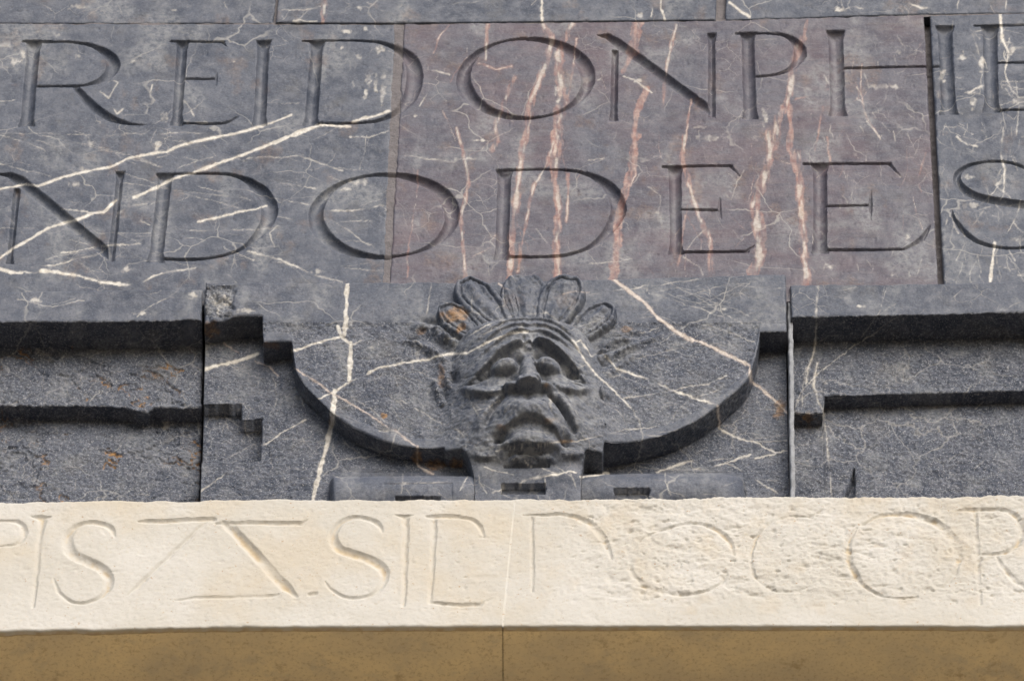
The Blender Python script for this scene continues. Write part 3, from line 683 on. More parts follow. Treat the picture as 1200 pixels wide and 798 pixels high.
# next courses above the photograph's edge, plainer
zt0 = ztop(0)
for r in range(3):
    za, zb_ = zt0 + 0.005 + r * 0.62, zt0 + r * 0.62 + 0.615
    for c in range(4):
        a = X0 + c * 2.1 + (0.0 if r % 2 else 0.25) * (c > 0); b_ = X0 + (c + 1) * 2.1 + (0.0 if r % 2 else 0.25) * (c < 3)
        me = box_mesh('marble_slab', a + 0.003, b_ - 0.003, -0.002, 0.17, za, zb_)
        link('marble_slab', me, M_MAR, iw)
# mortar beds and joints behind the slabs
def mortar(x0, x1, z0_, z1_, d, back=0.1):
    link('mortar_joint', box_mesh('mortar_joint', x0, x1, -d, back, z0_, z1_), M_MORTAR, iw)
def mortar_strip(a, b, d, n=60, seed=0, amp=0.002):
    """a hand-pointed vertical joint between x pairs a and b (bottom, top)"""
    z = np.linspace(rowz[0], rowz[1] + 0.02, n)
    t = (z - z[0]) / (rowz[1] - rowz[0])
    cols = 9
    V = []; 
    for i in range(n):
        xa_, xb_ = a[0] + (a[1] - a[0]) * t[i] - 0.003, b[0] + (b[1] - b[0]) * t[i] + 0.003
        for j in range(cols):
            x = xa_ + (xb_ - xa_) * j / (cols - 1)
            V.append((x, 0, z[i]))
    V = np.array(V)
    V[:, 1] = -(d + amp * fbm2(V[:, 0], V[:, 2], 55, 4, seed))
    dep, _ = LT.carve(V[:, 0], V[:, 2], 2.8, 0.0165)
    V[:, 1] += dep
    g = np.arange(n * cols).reshape(n, cols)
    F = np.stack([g[:-1, :-1], g[:-1, 1:], g[1:, 1:], g[1:, :-1]], -1).reshape(-1, 4)
    link('mortar_joint', grid_mesh('mortar_joint', V, F, {}), M_MORTAR, iw)
mortar_strip(JL0, JL1, -0.0015, 260, 5, 0.002)
mortar_strip(JR0, JR1, -0.034, 200, 6, 0.006)
def mortar_bed(f, x0, x1, d, h=0.006, n=400, seed=9):
    x = np.linspace(x0, x1, n); V = []
    for k in (-1, 0, 1):
        V.append(np.stack([x, -(d + 0.0022 * fbm2(x, x * 0 + k, 30, 4, seed + 1)), f(x) + k * h], -1))
    V = np.concatenate(V); g = np.arange(3 * n).reshape(3, n)
    F = np.stack([g[:-1, :-1], g[:-1, 1:], g[1:, 1:], g[1:, :-1]], -1).reshape(-1, 4)
    link('mortar_joint', grid_mesh('mortar_joint', V, F, {}), M_MORTAR, iw)
mortar_bed(joint, X0, X1, -0.0022, 0.006, 900)
mortar(min(xb) - 0.02, max(xb) + 0.02, rowz[1] + 0.01, zt0, -0.012)
mortar(min(xa) - 0.01, max(xa) + 0.01, rowz[1] + 0.012, zt0, -0.008)
link('wall_core', box_mesh('wall_core', X0, X1, 0.17, 0.6, rowz[0] - 1.0, zt0 + 2.0), M_MORTAR, iw)

# ================================================================== moulded blocks beside the mask
zlow = P(600, 640, -0.10)[1]                   # bed hidden behind the limestone ledge
def chips(X, Z, seed, amt):
    f = fbm2(X, Z, 16, 5, seed)
    return amt * (sstep(0.12, 0.17, f) * 0.5 + sstep(0.24, 0.28, f) * 0.5)

def flake(X, Z, seed):
    return fbm2(X * 0.9 + Z * 0.3, Z * 1.1 + 0.1 * X, 9, 5, seed, 0.6)
def courses(xl, xr, zb, top, edges, depths, counts, pf, roughf, seed, shape, step=0.00205, skirt=0.12, wear=0.0025, under=24, side=0.005):
    """a stone whose front steps back at the given lower edges: bands of counts[k] rows, soffits of their own rows"""
    xm0, xm1 = min(xl), max(xr)
    xs = spaced(xm0, xm1, max(FX0, xm0), min(FX1, xm1), step)
    s_ = (xs - xm0) / (xm1 - xm0)
    zt = top(xs); z_hi = float(zt.max())
    def xat(z):
        t = (z - zb) / (z_hi - zb)
        L, R_ = xl[0] + (xl[1] - xl[0]) * t, xr[0] + (xr[1] - xr[0]) * t
        return L + (R_ - L) * s_, L, R_
    # band limits from the top down
    lim = [zt]
    for E in edges:
        x_, _, _ = xat(E(xs)); lim.append(E(x_))
    lim.append(np.full_like(xs, zb))
    Zs, Ds, Is = [], [], []
    for k in range(len(depths) - 1, -1, -1):     # bottom band first
        hi, lo = lim[k], lim[k + 1]
        t = np.linspace(0, 1, counts[k])[:, None]
        z = lo[None] + (hi - lo)[None] * t
        d = np.full_like(z, depths[k])
        if k < len(depths) - 1: d = d - wear * np.clip(1 - (z - lo[None]) / 0.004, 0, 1) ** 2
        Zs.append(z); Ds.append(d); Is.append(np.full(z.shape, k, np.int32))
        if k > 0:                                # soffit up to the next band
            q = np.linspace(0, 1, under)[1:-1, None]
            Zs.append(hi[None] + 0 * q); Ds.append(depths[k] * (1 - q) + (depths[k - 1] - wear) * q + 0 * hi[None]); Is.append(np.full((len(q), len(xs)), k - 1, np.int32))
    Z = np.concatenate(Zs); D = np.concatenate(Ds); ID = np.concatenate(Is)
    t = (Z - zb) / (z_hi - zb)
    L = xl[0] + (xl[1] - xl[0]) * t; R_ = xr[0] + (xr[1] - xr[0]) * t
    X = L + (R_ - L) * s_[None]
    D, ID = shape(X, Z, D, ID, lim)
    e = np.minimum(np.minimum(X - L, R_ - X), zt[None] - Z) + 0.003 * fbm2(X, Z, 45, 3, seed + 5)
    D = D - side * np.clip(1 - e / 0.004, 0, 1.5) ** 2
    V, W, Rd, rust, pink, dep, rough = finish(X, D, Z, pf, roughf, seed)
    pz = ((0, 1), (1, 1))
    P_ = lambda q: np.pad(q, pz, 'edge')
    V = np.stack([P_(V[..., c]) for c in range(3)], -1)
    V[:, 0, 1] += skirt; V[:, -1, 1] += skirt; V[-1, 1:-1, 1] += skirt
    one = np.ones_like(P_(W))
    a1 = np.stack([P_(W), P_(Rd), P_(rust), one], -1); a2 = np.stack([P_(pink), P_(rough), P_(dep), one], -1)
    H, Wd = V.shape[:2]
    g = np.arange(H * Wd).reshape(H, Wd)
    F = np.stack([g[:-1, :-1], g[:-1, 1:], g[1:, 1:], g[1:, :-1]], -1).reshape(-1, 4)
    return V.reshape(-1, 3), F, {'stone': a1.reshape(-1, 4), 'surf': a2.reshape(-1, 4)}, P_(ID)[:-1, :-1].ravel()

def moulded(label, xl, xr, top, e1, e2, d1, d2, d3, seed, v, b, chip, rustf, extra=None):
    L1, L2 = zline(e1, d1), zline(e2, d2)
    E1 = lambda X: L1(X) + 0.0014 * fbm2(X, X * 0 + 1, 30, 4, seed) + chip * 0.004 * np.clip(fbm2(X, X * 0 + 4, 24, 4, seed + 9) - 0.12, 0, 1)
    E2 = lambda X: L2(X) + 0.0016 * fbm2(X, X * 0 + 2, 30, 4, seed + 2) + chip * 0.010 * np.clip(fbm2(X, X * 0 + 7, 22, 4, seed + 3) - 0.1, 0, 1)
    def shape(X, Z, D, ID, lim):
        f = flake(X, Z, seed + 20)
        ter = sum(sstep(t0, t0 + 0.016, f) for t0 in (0.12, 0.30))
        D = D - chip * 0.0034 * ter * (ID > 0) * sstep(0.0, 0.012, np.abs(lim[1][None] - Z)) * sstep(0.0, 0.012, np.abs(lim[2][None] - Z))
        if extra: D = extra(X, Z, D)
        return D, ID
    def roughf(PX, PY, X, Z):
        return np.where(Z >= L1(X) + 0.002, 0.16, 0.85)
    pf = (lambda PX, PY: paint(PX, PY, v, b, seed), rustf, zero, lambda PX, PY: 0.45 * sstep(0.1, 0.6, fbm2(PX, PY, 1 / 26.0, 5, seed + 12)))
    V, F, A, fid = courses(xl, xr, zlow, top, (E1, E2), (d1, d2, d3), (52, 92, 190), pf, roughf, seed, shape, under=44)
    zmid = zlow
    root = tag(empty('moulded_block', (float(np.mean([xl[0], xr[0]])), 0, zlow)), label, 'stone block', 'moulded blocks flanking the mask panel')
    for k, nm in ((0, 'fascia'), (1, 'upper_band'), (2, 'lower_field')):
        link(nm, grid_mesh(nm, V, F[fid == k], A), M_MAR, root)
    return root
zr = lambda yy, d: P(600, yy, d)[1]
topL = zline([(-600, 343), (0, 341.5), (240, 339)], 0.012)
cl0 = side((232, 583), (240, 335), 0.0)(zlow, zr(340, 0.012))
def lrust(PX, PY, X, Y, Z):
    f = flake(X, Z, 71)
    lip = sum(sstep(t0 + 0.005, t0 + 0.02, f) * sstep(t0 + 0.075, t0 + 0.03, f) for t0 in (0.12, 0.30))
    return np.clip(lip * (PY > 405) * sstep(-0.05, 0.3, fbm2(PX, PY, 1 / 38.0, 3, 78)) * 1.0, 0, 1)
moulded('dark moulded stone with flaking rust-stained surface beside the stepped end of the mask panel', (X0, X0), tuple(x - 0.004 for x in cl0), topL,
        [(-700, 379), (0, 377.5), (60, 377), (130, 377), (180, 376), (236, 375)], [(-700, 477), (0, 476), (120, 476), (150, 478), (172, 484), (180, 478), (236, 478)],
        0.012, -0.075, -0.120, 51, LB_V, LB_B, 1.0, lrust)
topR = zline([(920, 334), (1200, 330), (1800, 322)], 0.012)
cr0 = side((929.5, 580), (922.5, 330), 0.0)(zlow, zr(333, 0.012))
wedge_p = [P(984, 578, -0.109), P(1000, 548, -0.109), P(1001, 578, -0.109)]
def wedge(X, Z, D):
    # a broken hollow low on the right-hand stone
    x, z = wedge_p[1]
    w_ = np.clip((z - Z) / 0.13, 0, 1)
    inside = (X < x + 0.002) & (X > x - 0.034 * w_ ** 1.5) & (Z < z)
    return np.where(inside, D - 0.022, D)
moulded('intact dark moulded stone with straight grooves beyond the lead-filled joint', tuple(x + 0.006 for x in cr0), (X1, X1), topR,
        [(926, 371.5), (1060, 369), (1200, 366), (1800, 354)], [(926, 484), (964.5, 484), (965.5, 464), (1060, 461.5), (1200, 457.5), (1800, 442)],
        0.012, -0.068, -0.108, 61, RB_V, RB_B, 0.12, lambda PX, PY, *a: 0.7 * np.exp(-(((PX - 945) / 12) ** 2 + ((PY - 492) / 7) ** 2)) * sstep(-0.2, 0.3, fbm2(PX, PY, 1 / 6.0, 3, 5)), wedge)

# ================================================================== mask panel
DP = 0.02                                      # front of the panel
YM = DP
edge_pts = [(226, 377), (240, 376.5), (262, 373), (275, 370.5), (308, 370), (308.6, 400), (341.5, 400), (343, 404), (344.5, 420), (347, 435), (356, 450), (375, 469), (394, 487), (413, 500), (432, 509.5), (450, 516.5), (469, 521.5), (492, 524), (520.5, 525),
            (522, 529), (541, 531), (547, 536), (552, 545), (556, 560), (558, 640), (679, 640), (681, 560), (685, 537), (688, 534), (706, 534), (708, 522), (730, 519), (754, 515.5), (775, 510), (792, 504), (810, 496), (825, 487), (842, 475), (855, 464), (867, 454), (876, 444), (881, 432), (884, 422), (889, 402), (890.5, 388.5), (935, 387.5)]
ex, ez = P([p[0] for p in edge_pts], [p[1] for p in edge_pts], np.full(len(edge_pts), DP))
for i in range(1, len(ex)):
    ex[i] = max(ex[i], ex[i-1] + 1e-4)
plate_edge = lambda X: np.interp(X, ex, ez)
bk = [(226, -0.054), (296, -0.053), (345, -0.034), (420, -0.030), (520, -0.027), (600, -0.02), (700, -0.04), (712, -0.051), (800, -0.047), (890, -0.047), (935, -0.045)]
bx = [P(p[0], 480, -0.04)[0] for p in bk]; bd = [p[1] for p in bk]
topC = zline([(226, 333), (242, 331), (400, 330.5), (560, 331), (700, 327), (905, 321.5), (935, 321)], DP)
# notch low on the left
nE = zline([(226, 473), (283, 473), (283.6, 492), (307, 492)], -0.052)
nB = P(270, 541, -0.052)[1]; nX = P(307, 510, -0.052)[0]
AXM = P(618, 450, DP)[0]
def loc(X, Z):
    """sculptor's frame: a = photo px right of the mask's axis, v = photo line of the same height on the panel front"""
    px, v = survey(X, np.full_like(X, DP), Z)
    return px, v
def dv(y, d): return y + (d - DP) * SN / MM       # photograph line of a point d proud -> v

def ridge(a, v, pts, fn='round'):
    """max over a stroke: pts (a, v, radius px across, height); v counts 1.49 times in real length"""
    out = np.zeros_like(a)
    pts = smooth4(pts)
    for i in range(len(pts) - 1):
        p, q = pts[i], pts[i+1]
        dx, dy = q[0] - p[0], (q[1] - p[1]) / 0.669
        t = np.clip(((a - p[0]) * dx + (v - p[1]) / 0.669 * dy) / (dx * dx + dy * dy + 1e-9), 0, 1)
        ds = np.hypot(a - p[0] - t * dx, (v - p[1]) / 0.669 - t * dy)
        r = p[2] + (q[2] - p[2]) * t; h = p[3] + (q[3] - p[3]) * t
        u = ds / r
        val = h * np.exp(-u * u * 1.6) if fn == 'gauss' else h * np.sqrt(np.clip(1 - u * u, 0, 1))
        out = np.where(np.abs(val) > np.abs(out), val, out)
    return out
def smooth4(pts, n=4):
    p = np.array(pts, float)
    if len(p) < 3: return p
    out = []
    for i in range(len(p) - 1):
        a, b, c, d = p[max(i-1, 0)], p[i], p[i+1], p[min(i+2, len(p)-1)]
        for k in range(n):
            t = k / n
            out.append(0.5 * ((2*b) + (c-a)*t + (2*a-5*b+4*c-d)*t*t + (3*b-a-3*c+d)*t**3))
    out.append(p[-1])
    return np.array(out)
def fold(a, v, pts, lo=1.4):
    """a roll of flesh ending in a sharp lower edge along pts (a, v, reach above, height), left to right"""
    pts = smooth4(pts)
    best = np.full(a.shape, 1e9); out = np.zeros_like(a)
    for i in range(len(pts) - 1):
        p, q = pts[i], pts[i+1]
        dx, dy = q[0] - p[0], (q[1] - p[1]) / 0.669
        ax, ay = a - p[0], (v - p[1]) / 0.669
        t = np.clip((ax * dx + ay * dy) / (dx * dx + dy * dy + 1e-9), 0, 1)
        ds = np.hypot(ax - t * dx, ay - t * dy)
        below = (dx * ay - dy * ax) > 0
        R = np.where(below, lo, p[2] + (q[2] - p[2]) * t); h = p[3] + (q[3] - p[3]) * t
        val = h * np.exp(-(ds / R) ** 2)
        up_ = ds < best
        out = np.where(up_, val, out); best = np.minimum(best, ds)
    return out
def dome(a, v, ca, cv, ra, rv, h, p=0.5, rot=0.0):
    x = a - ca; y = (v - cv) / 0.669; c, s = math.cos(rot), math.sin(rot)
    x, y = x * c + y * s, -x * s + y * c
    return h * np.clip(1 - (x / ra) ** 2 - (y / (rv / 0.669)) ** 2, 0, 1) ** p
def gau(a, v, ca, cv, ra, rv, h, rot=0.0):
    x = a - ca; y = (v - cv) / 0.669; c, s = math.cos(rot), math.sin(rot)
    x, y = x * c + y * s, -x * s + y * c
    return h * np.exp(-(x / ra) ** 2 - (y / (rv / 0.669)) ** 2)

# feathers of the crown: base, tip (photo px), half width, lift
FEATH = [((566, 396), (518, 355), 20, 0.018), ((594, 384), (541, 324), 25, 0.024), ((606, 376), (593, 335), 10, 0.017), ((618, 376), (613, 317), 28, 0.019), ((641, 380), (670, 320), 27, 0.026), ((664, 398), (717, 354), 21, 0.020)]
def mask_relief(px, v):
    """height above the panel front and index (1 mask, 2.. feathers, 20 side locks)"""
    a = px - 618.0
    shape = a.shape
    # --- head
    vv = [387, 390, 395, 404, 418, 436, 455, 480, 505, 525, 538, 546, 553]
    hd = [0.0, 0.036, 0.060, 0.076, 0.083, 0.083, 0.079, 0.076, 0.072, 0.064, 0.050, 0.030, 0.0]
    wd = [42, 58, 69, 78, 85, 92, 100, 110, 116, 114, 106, 98, 88]
    hh = np.interp(v, vv, hd); ww = np.interp(v, vv, wd)
    tilt = a - 0.05 * (v - 470)
    prof = np.clip(1 - (np.abs(tilt) / ww) ** 2.2, 0, 1) ** np.interp(v, [400, 440, 480, 520], [0.6, 0.95, 1.5, 1.9])
    h = hh * prof
    base = h.copy()
    on = sstep(0.0, 0.02, base)
    # --- furrowed forehead
    add = fold(a, v, [(-58, 420, 4, 0.001), (-40, 410, 5, 0.005), (-18, 403, 5, 0.006), (4, 401, 5, 0.006), (26, 404, 5, 0.006), (46, 411, 5, 0.005), (62, 421, 4, 0.001)])
    add += fold(a, v, [(-60, 432, 4, 0.001), (-42, 421, 5, 0.006), (-20, 412, 5, 0.007), (-6, 410, 5, 0.006), (2, 412, 5, 0.005), (10, 410, 5, 0.006), (28, 413, 5, 0.007), (48, 421, 5, 0.006), (64, 431, 4, 0.001)])
    add += fold(a, v, [(-54, 439, 4, 0.002), (-36, 429, 5, 0.007), (-16, 420, 5, 0.008), (-4, 418, 5, 0.005), (4, 420, 4, 0.004), (14, 419, 5, 0.007), (34, 424, 5, 0.008), (54, 434, 4, 0.002)])
    # --- brows: heavy rolls rising to the middle
    add += fold(a, v, [(-66, 464, 7, 0.004), (-54, 458, 9, 0.015), (-38, 449, 10, 0.023), (-23, 442, 10, 0.025), (-12, 437, 8, 0.020), (-4, 434, 6, 0.008)])
    add += fold(a, v, [(6, 433, 6, 0.008), (14, 435, 8, 0.021), (27, 439, 10, 0.025), (42, 446, 10, 0.023), (56, 454, 9, 0.016), (67, 462, 7, 0.004)])
    add += gau(a, v, 1, 443, 7, 5, -0.008) - ridge(a, v, [(-5, 424, 2, 0.002), (-4, 434, 2.2, 0.006), (-6, 440, 2, 0.002)], 'gauss') - ridge(a, v, [(7, 424, 2, 0.002), (6, 433, 2.2, 0.006), (8, 439, 2, 0.002)], 'gauss')
    # --- sockets and swollen eyes
    add += gau(a, v, -28, 452, 20, 6, -0.012, -0.1) + gau(a, v, 28, 451, 20, 6, -0.012, 0.1)
    add += gau(a, v, -50, 463, 9, 3.5, -0.012, -0.3) + gau(a, v, 50, 459, 9, 4.5, -0.014, 0.3) + gau(a, v, -10, 450, 4, 5, -0.012) + gau(a, v, 12, 449, 4, 5, -0.012)
    add += dome(a, v, -27, 457, 18, 10, 0.026, 0.8) + dome(a, v, 24, 456, 17.5, 10, 0.026, 0.8)
    add -= ridge(a, v, [(-42, 456, 1.8, 0.001), (-34, 452, 1.8, 0.0035), (-26, 450.5, 1.8, 0.004), (-17, 452, 1.8, 0.0035), (-11, 456, 1.8, 0.001)], 'gauss') + ridge(a, v, [(9, 455, 1.8, 0.001), (16, 451, 1.8, 0.0035), (24, 449.5, 1.8, 0.004), (33, 451, 1.8, 0.0035), (40, 455, 1.8, 0.001)], 'gauss')
    add += fold(a, v, [(-45, 459, 4, 0.001), (-36, 464, 5, 0.006), (-26, 466, 5, 0.007), (-15, 464, 5, 0.006), (-9, 460, 4, 0.001)]) + fold(a, v, [(7, 459, 4, 0.001), (14, 463, 5, 0.006), (24, 465, 5, 0.007), (35, 463, 5, 0.006), (43, 458, 4, 0.001)])
    for q in ((-54, 463, -76, 455), (-56, 467, -77, 466), (54, 460, 74, 451), (56, 464, 78, 461), (54, 468, 74, 471)):
        add -= ridge(a, v, [(q[0], q[1], 2.2, 0.004), ((q[0] + q[2]) / 2, (q[1] + q[3]) / 2 + 0.6, 2.0, 0.005), (q[2], q[3], 2, 0.001)], 'gauss')
    # --- nose
    add += ridge(a, v, [(1, 446, 8, 0.004), (1, 456, 9, 0.014), (1.5, 468, 11, 0.024), (2, 478, 14, 0.030), (2, 486, 15, 0.030)]) * sstep(491, 488, v)
    add += fold(a, v, [(-30, 482, 5, 0.004), (-22, 487.5, 8, 0.019), (-11, 488, 8, 0.013), (-2, 490, 9, 0.014), (7, 490, 9, 0.014), (14, 487.5, 8, 0.013), (24, 487, 8, 0.019), (33, 481, 5, 0.004)])
    add += dome(a, v, -17, 481.5, 11, 7, 0.013, 0.7) + dome(a, v, 20, 481, 11, 7, 0.013, 0.7)
    add += gau(a, v, -18, 472, 5, 5, -0.006) + gau(a, v, 21, 471, 5, 5, -0.007)
    # --- pouches under the eyes
    add += fold(a, v, [(-78, 466, 6, 0.003), (-70, 476, 9, 0.013), (-57, 484, 11, 0.017), (-43, 487, 11, 0.014), (-30, 485, 8, 0.005)], 2.2)
    add += fold(a, v, [(34, 478, 7, 0.004), (44, 482, 9, 0.011), (56, 481, 10, 0.013), (68, 475, 9, 0.010), (77, 466, 6, 0.003)], 2.2)
    # --- folds from nose to mouth
    add += ridge(a, v, [(-28, 490, 4, -0.010), (-39, 500, 5, -0.014), (-48, 515, 5, -0.010)], 'gauss') + ridge(a, v, [(-42, 496, 8, 0.005), (-54, 510, 9, 0.007), (-58, 524, 8, 0.003)], 'gauss')
    add += ridge(a, v, [(26, 489, 3.5, -0.012), (35, 497, 4.5, -0.021), (45, 508, 4.5, -0.019), (54, 522, 4, -0.009)], 'gauss') + ridge(a, v, [(40, 490, 7, 0.008), (52, 503, 8, 0.010), (62, 520, 8, 0.005)], 'gauss')
    # --- heavy upper lip, parted below the nose
    add += gau(a, v, 1, 508, 32, 12, 0.022) + gau(a, v, -15, 508, 12, 8, 0.006) + gau(a, v, 18, 508, 12, 8, 0.007) - gau(a, v, 1, 498, 3.5, 8, 0.005)
    add += fold(a, v, [(-44, 532, 6, 0.002), (-30, 527, 10, 0.010), (-14, 521.5, 13, 0.015), (3, 519, 13, 0.015), (20, 521.5, 13, 0.016), (36, 528, 10, 0.011), (50, 534, 6, 0.002)], 1.8)
    add -= ridge(a, v, [(-8, 500, 1.8, 0.002), (-18, 506, 2, 0.004), (-30, 517, 1.8, 0.002)], 'gauss') + ridge(a, v, [(12, 500, 1.8, 0.002), (23, 507, 2, 0.004), (34, 519, 1.8, 0.002)], 'gauss')
    add -= gau(a, v, -33, 530, 9, 4.2, 0.024, 0.35) + gau(a, v, 43, 531, 7, 5, 0.024, -0.3)
    # --- lower lip and chin
    add += gau(a, v, 4, 534, 24, 6, 0.012) + fold(a, v, [(-30, 538, 6, 0.002), (-13, 541.5, 9, 0.016), (5, 543, 10, 0.020), (22, 541.5, 9, 0.016), (38, 538, 6, 0.002)], 1.8)
    add += fold(a, v, [(-66, 540, 6, 0.002), (-54, 545, 7, 0.010), (-42, 545, 6, 0.004)], 1.8) + fold(a, v, [(46, 544, 6, 0.004), (58, 544, 7, 0.009), (68, 539, 6, 0.002)], 1.8)
    add += gau(a, v, -12, 549, 9, 3.2, 0.012) + gau(a, v, 22, 549, 10, 3.2, 0.012)
    h = h + 1.22 * add * on
    h = np.maximum(h, 0) * (base > 0)
    ID = np.where(h > 0.010, 1, 0)
    # weathered flesh
    h = h + on * (0.0042 * fbm2(px, v / 0.669, 1 / 12.0, 4, 301) + 0.0016 * fbm2(px, v / 0.669, 1 / 3.5, 2, 302))
    # --- feathers
    for i, ((x0, y0), (x1, y1), hwid, lift) in enumerate(FEATH):
        v0, v1 = dv(y0, DP + lift), dv(y1, DP + lift)
        dx, dy = x1 - x0, (v1 - v0) / 0.669
        L = math.hypot(dx, dy); ux, uy = dx / L, dy / L
        s = ((px - x0) * ux + (v - v0) / 0.669 * uy) / L
        t = (px - x0) * -uy + (v - v0) / 0.669 * ux
        wv = hwid * np.where(s < 0.62, 0.62 + 0.38 * sstep(-0.1, 0.62, s), np.sqrt(np.clip(1 - ((s - 0.62) / 0.38) ** 2, 0, 1)))
        r = np.abs(t) / np.maximum(wv, 0.5)
        inside = (s > -0.25) & (s < 1.0)
        # distance to the outline in px, rounded at the tip
        e = np.minimum(wv - np.abs(t), (1 - s) * L) / hwid
        e = e + 0.10 * fbm2(px, v, 1 / 9.0, 3, 340 + i) * sstep(0.05, 0.25, e)
        body = np.sqrt(np.clip(1 - (1 - np.clip(e / 0.17, 0, 1)) ** 2, 0, 1))
        rim = np.exp(-((e - 0.22) / 0.14) ** 2)
        groove = np.exp(-((e - 0.36) / 0.06) ** 2)
        vein = np.exp(-(t / (0.10 * hwid)) ** 2) * (s < 0.75)
        f = body * (lift * (0.62 + 0.38 * np.clip(s, 0, 1)) + 0.0015 * rim - (0.0062 if i != 3 else 0.0015) * groove + 0.0015 * sstep(0.45, 0.9, e))
        f = f + body * (0.0046 * fbm2(px, v, 1 / 7.0, 4, 310 + i) + 0.0025 * np.cos(t / hwid * 9) * sstep(0.4, 0.6, e))
        f = np.where(inside, f, 0)
        up_ = f > np.maximum(h, 0.004)
        ID = np.where(up_, 2 + i, ID)
        h = np.where(up_, f, h)
    # --- side locks and ribbons, eroded
    lk = np.zeros(shape); lid = np.zeros(shape, np.int32); ln_ = 20
    for pts in ([(532, 404, 6, 0.016), (520, 398, 7, 0.020), (508, 386, 7, 0.016), (490, 382, 6, 0.010)], [(526, 436, 6, 0.012), (520, 424, 7, 0.018), (508, 412, 7, 0.016), (492, 404, 6, 0.010), (476, 400, 5, 0.006)],
                [(534, 470, 7, 0.016), (528, 455, 8, 0.022), (524, 440, 8, 0.018), (518, 428, 6, 0.012)], [(520, 474, 6, 0.012), (514, 462, 7, 0.016), (510, 450, 6, 0.012)], [(538, 486, 9, 0.014), (531, 476, 8, 0.016)],
                [(706, 412, 6, 0.012), (722, 402, 7, 0.016), (738, 396, 6, 0.010)], [(700, 424, 6, 0.012), (716, 418, 7, 0.014), (734, 410, 6, 0.012), (752, 402, 5, 0.008), (774, 392, 4, 0.006)],
                [(704, 440, 6, 0.010), (722, 432, 6, 0.010), (740, 418, 5, 0.008)], [(706, 454, 9, 0.018), (707, 466, 10, 0.024), (708, 474, 8, 0.014)], [(700, 498, 9, 0.014), (706, 506, 10, 0.022), (709, 512, 7, 0.010)],
                [(534, 522, 12, 0.012), (560, 528, 10, 0.010)], [(690, 514, 9, 0.010), (698, 524, 9, 0.008)]):
        q = ridge(px, v, [(x_, y_, r_ * 1.2, h_ * 1.35) for x_, y_, r_, h_ in pts], 'gauss'); lid = np.where(q > lk, ln_, lid); ln_ += 1
        lk = np.maximum(lk, q)
    lk = lk * (0.75 + 0.5 * fbm2(px, v, 1 / 7.0, 3, 330))
    # hollows between the locks
    hol = gau(px, v, 506, 378, 14, 4, 0.012, 0.2) + gau(px, v, 532, 448, 5, 8, 0.016, -0.3) + gau(px, v, 520, 468, 5, 6, 0.010) + gau(px, v, 732, 394, 16, 3.5, 0.012, -0.2) + gau(px, v, 705, 408, 9, 4, 0.010) + gau(px, v, 484, 396, 9, 3, 0.008, 0.3)
    up_ = lk > h + 0.002
    ID = np.where(up_ & (lk > 0.006), lid, ID)
    h = np.maximum(h, lk) - hol * (h < 0.03)
    return h, ID

SLOTS = [  # photo px boxes: x0, x1, y0, y1, depth at surface, cut
    (588, 640, 566.0, 570.0, 0.030, 0.018), (596, 636, 537.8, 538.4, 0.034, 0.0045), (590, 643, 544.6, 545.6, 0.036, 0.006),
    (463, 516, 580.0, 592, 0.022, 0.020), (720, 761, 572.5, 583, 0.002, 0.016)]
zsc0, zsc1 = P(460, 583, -0.01)[1], P(780, 580, -0.03)[1]
def plate_line(X):
    brk = 0.010 * np.clip(fbm2(X, X * 0 + 2, 18, 4, 72) - 0.05, 0, 1) * (X < P(262, 370, DP)[0])
    return plate_edge(X) + 0.0016 * fbm2(X, X * 0 + 6, 34, 4, 71) + brk
def slots(px, v, Z, D):
    for (x0, x1, y0, y1, d, c) in SLOTS:
        zt_, zb_ = P((x0 + x1) / 2, y0, d)[1], P((x0 + x1) / 2, y1, d)[1] - c * 1.1
        wob = 2.2 * fbm2(px, v, 1 / 7.0, 3, 79)
        ins = (px + wob > x0) & (px + wob < x1) & (Z < zt_ + 0.001 * wob) & (Z > zb_)
        D = np.where(ins, D - c, D)
    return D
def front_depth(X, Z, e):
    px, v = loc(X, Z)
    D = np.full_like(X, DP); ID = np.zeros(X.shape, np.int32)
    tab = (px > 546) & (px < 690)
    # sunk, tooled field of the plate
    fld = sstep(374, 384, v + 1.2 * fbm2(px, v, 1 / 14.0, 3, 73))
    D = D - 0.0035 * fld * sstep(9, 11.5, (Z - np.where(tab, -9, e)) * 335) * (1 - np.exp(-((px - 618) / 84.0) ** 6))
    # broken corner at the top left
    cor = sstep(4, -3, px - 272 - 9 * fbm2(px, v, 1 / 9.0, 3, 74)) * sstep(333, 338, v)
    D = D - cor * (0.006 + 0.010 * fbm2(px, v, 1 / 9.0, 4, 75))
    # chin block falling to the tablet
    tz = np.interp(v, [534, 550, 562, 573, 600], [DP, 0.034, 0.033, 0.026, 0.016])
    side_ = np.minimum(px - 548, 688 - px)
    tz = tz - 0.022 * np.clip(1 - side_ / 20, 0, 1) ** 2
    D = np.where(tab & (v > 534), tz, D)
    ID = np.where(tab & (v > 545), 3, ID)
    h, mi = mask_relief(px, v)
    ID = np.where((mi > 0) & (D < DP + h + 0.0005), 9 + mi, ID)
    D = np.where(tab & (v > 534), smax(D, DP + h, 0.012), D + h)
    D = slots(px, v, Z, D)
    return D, ID
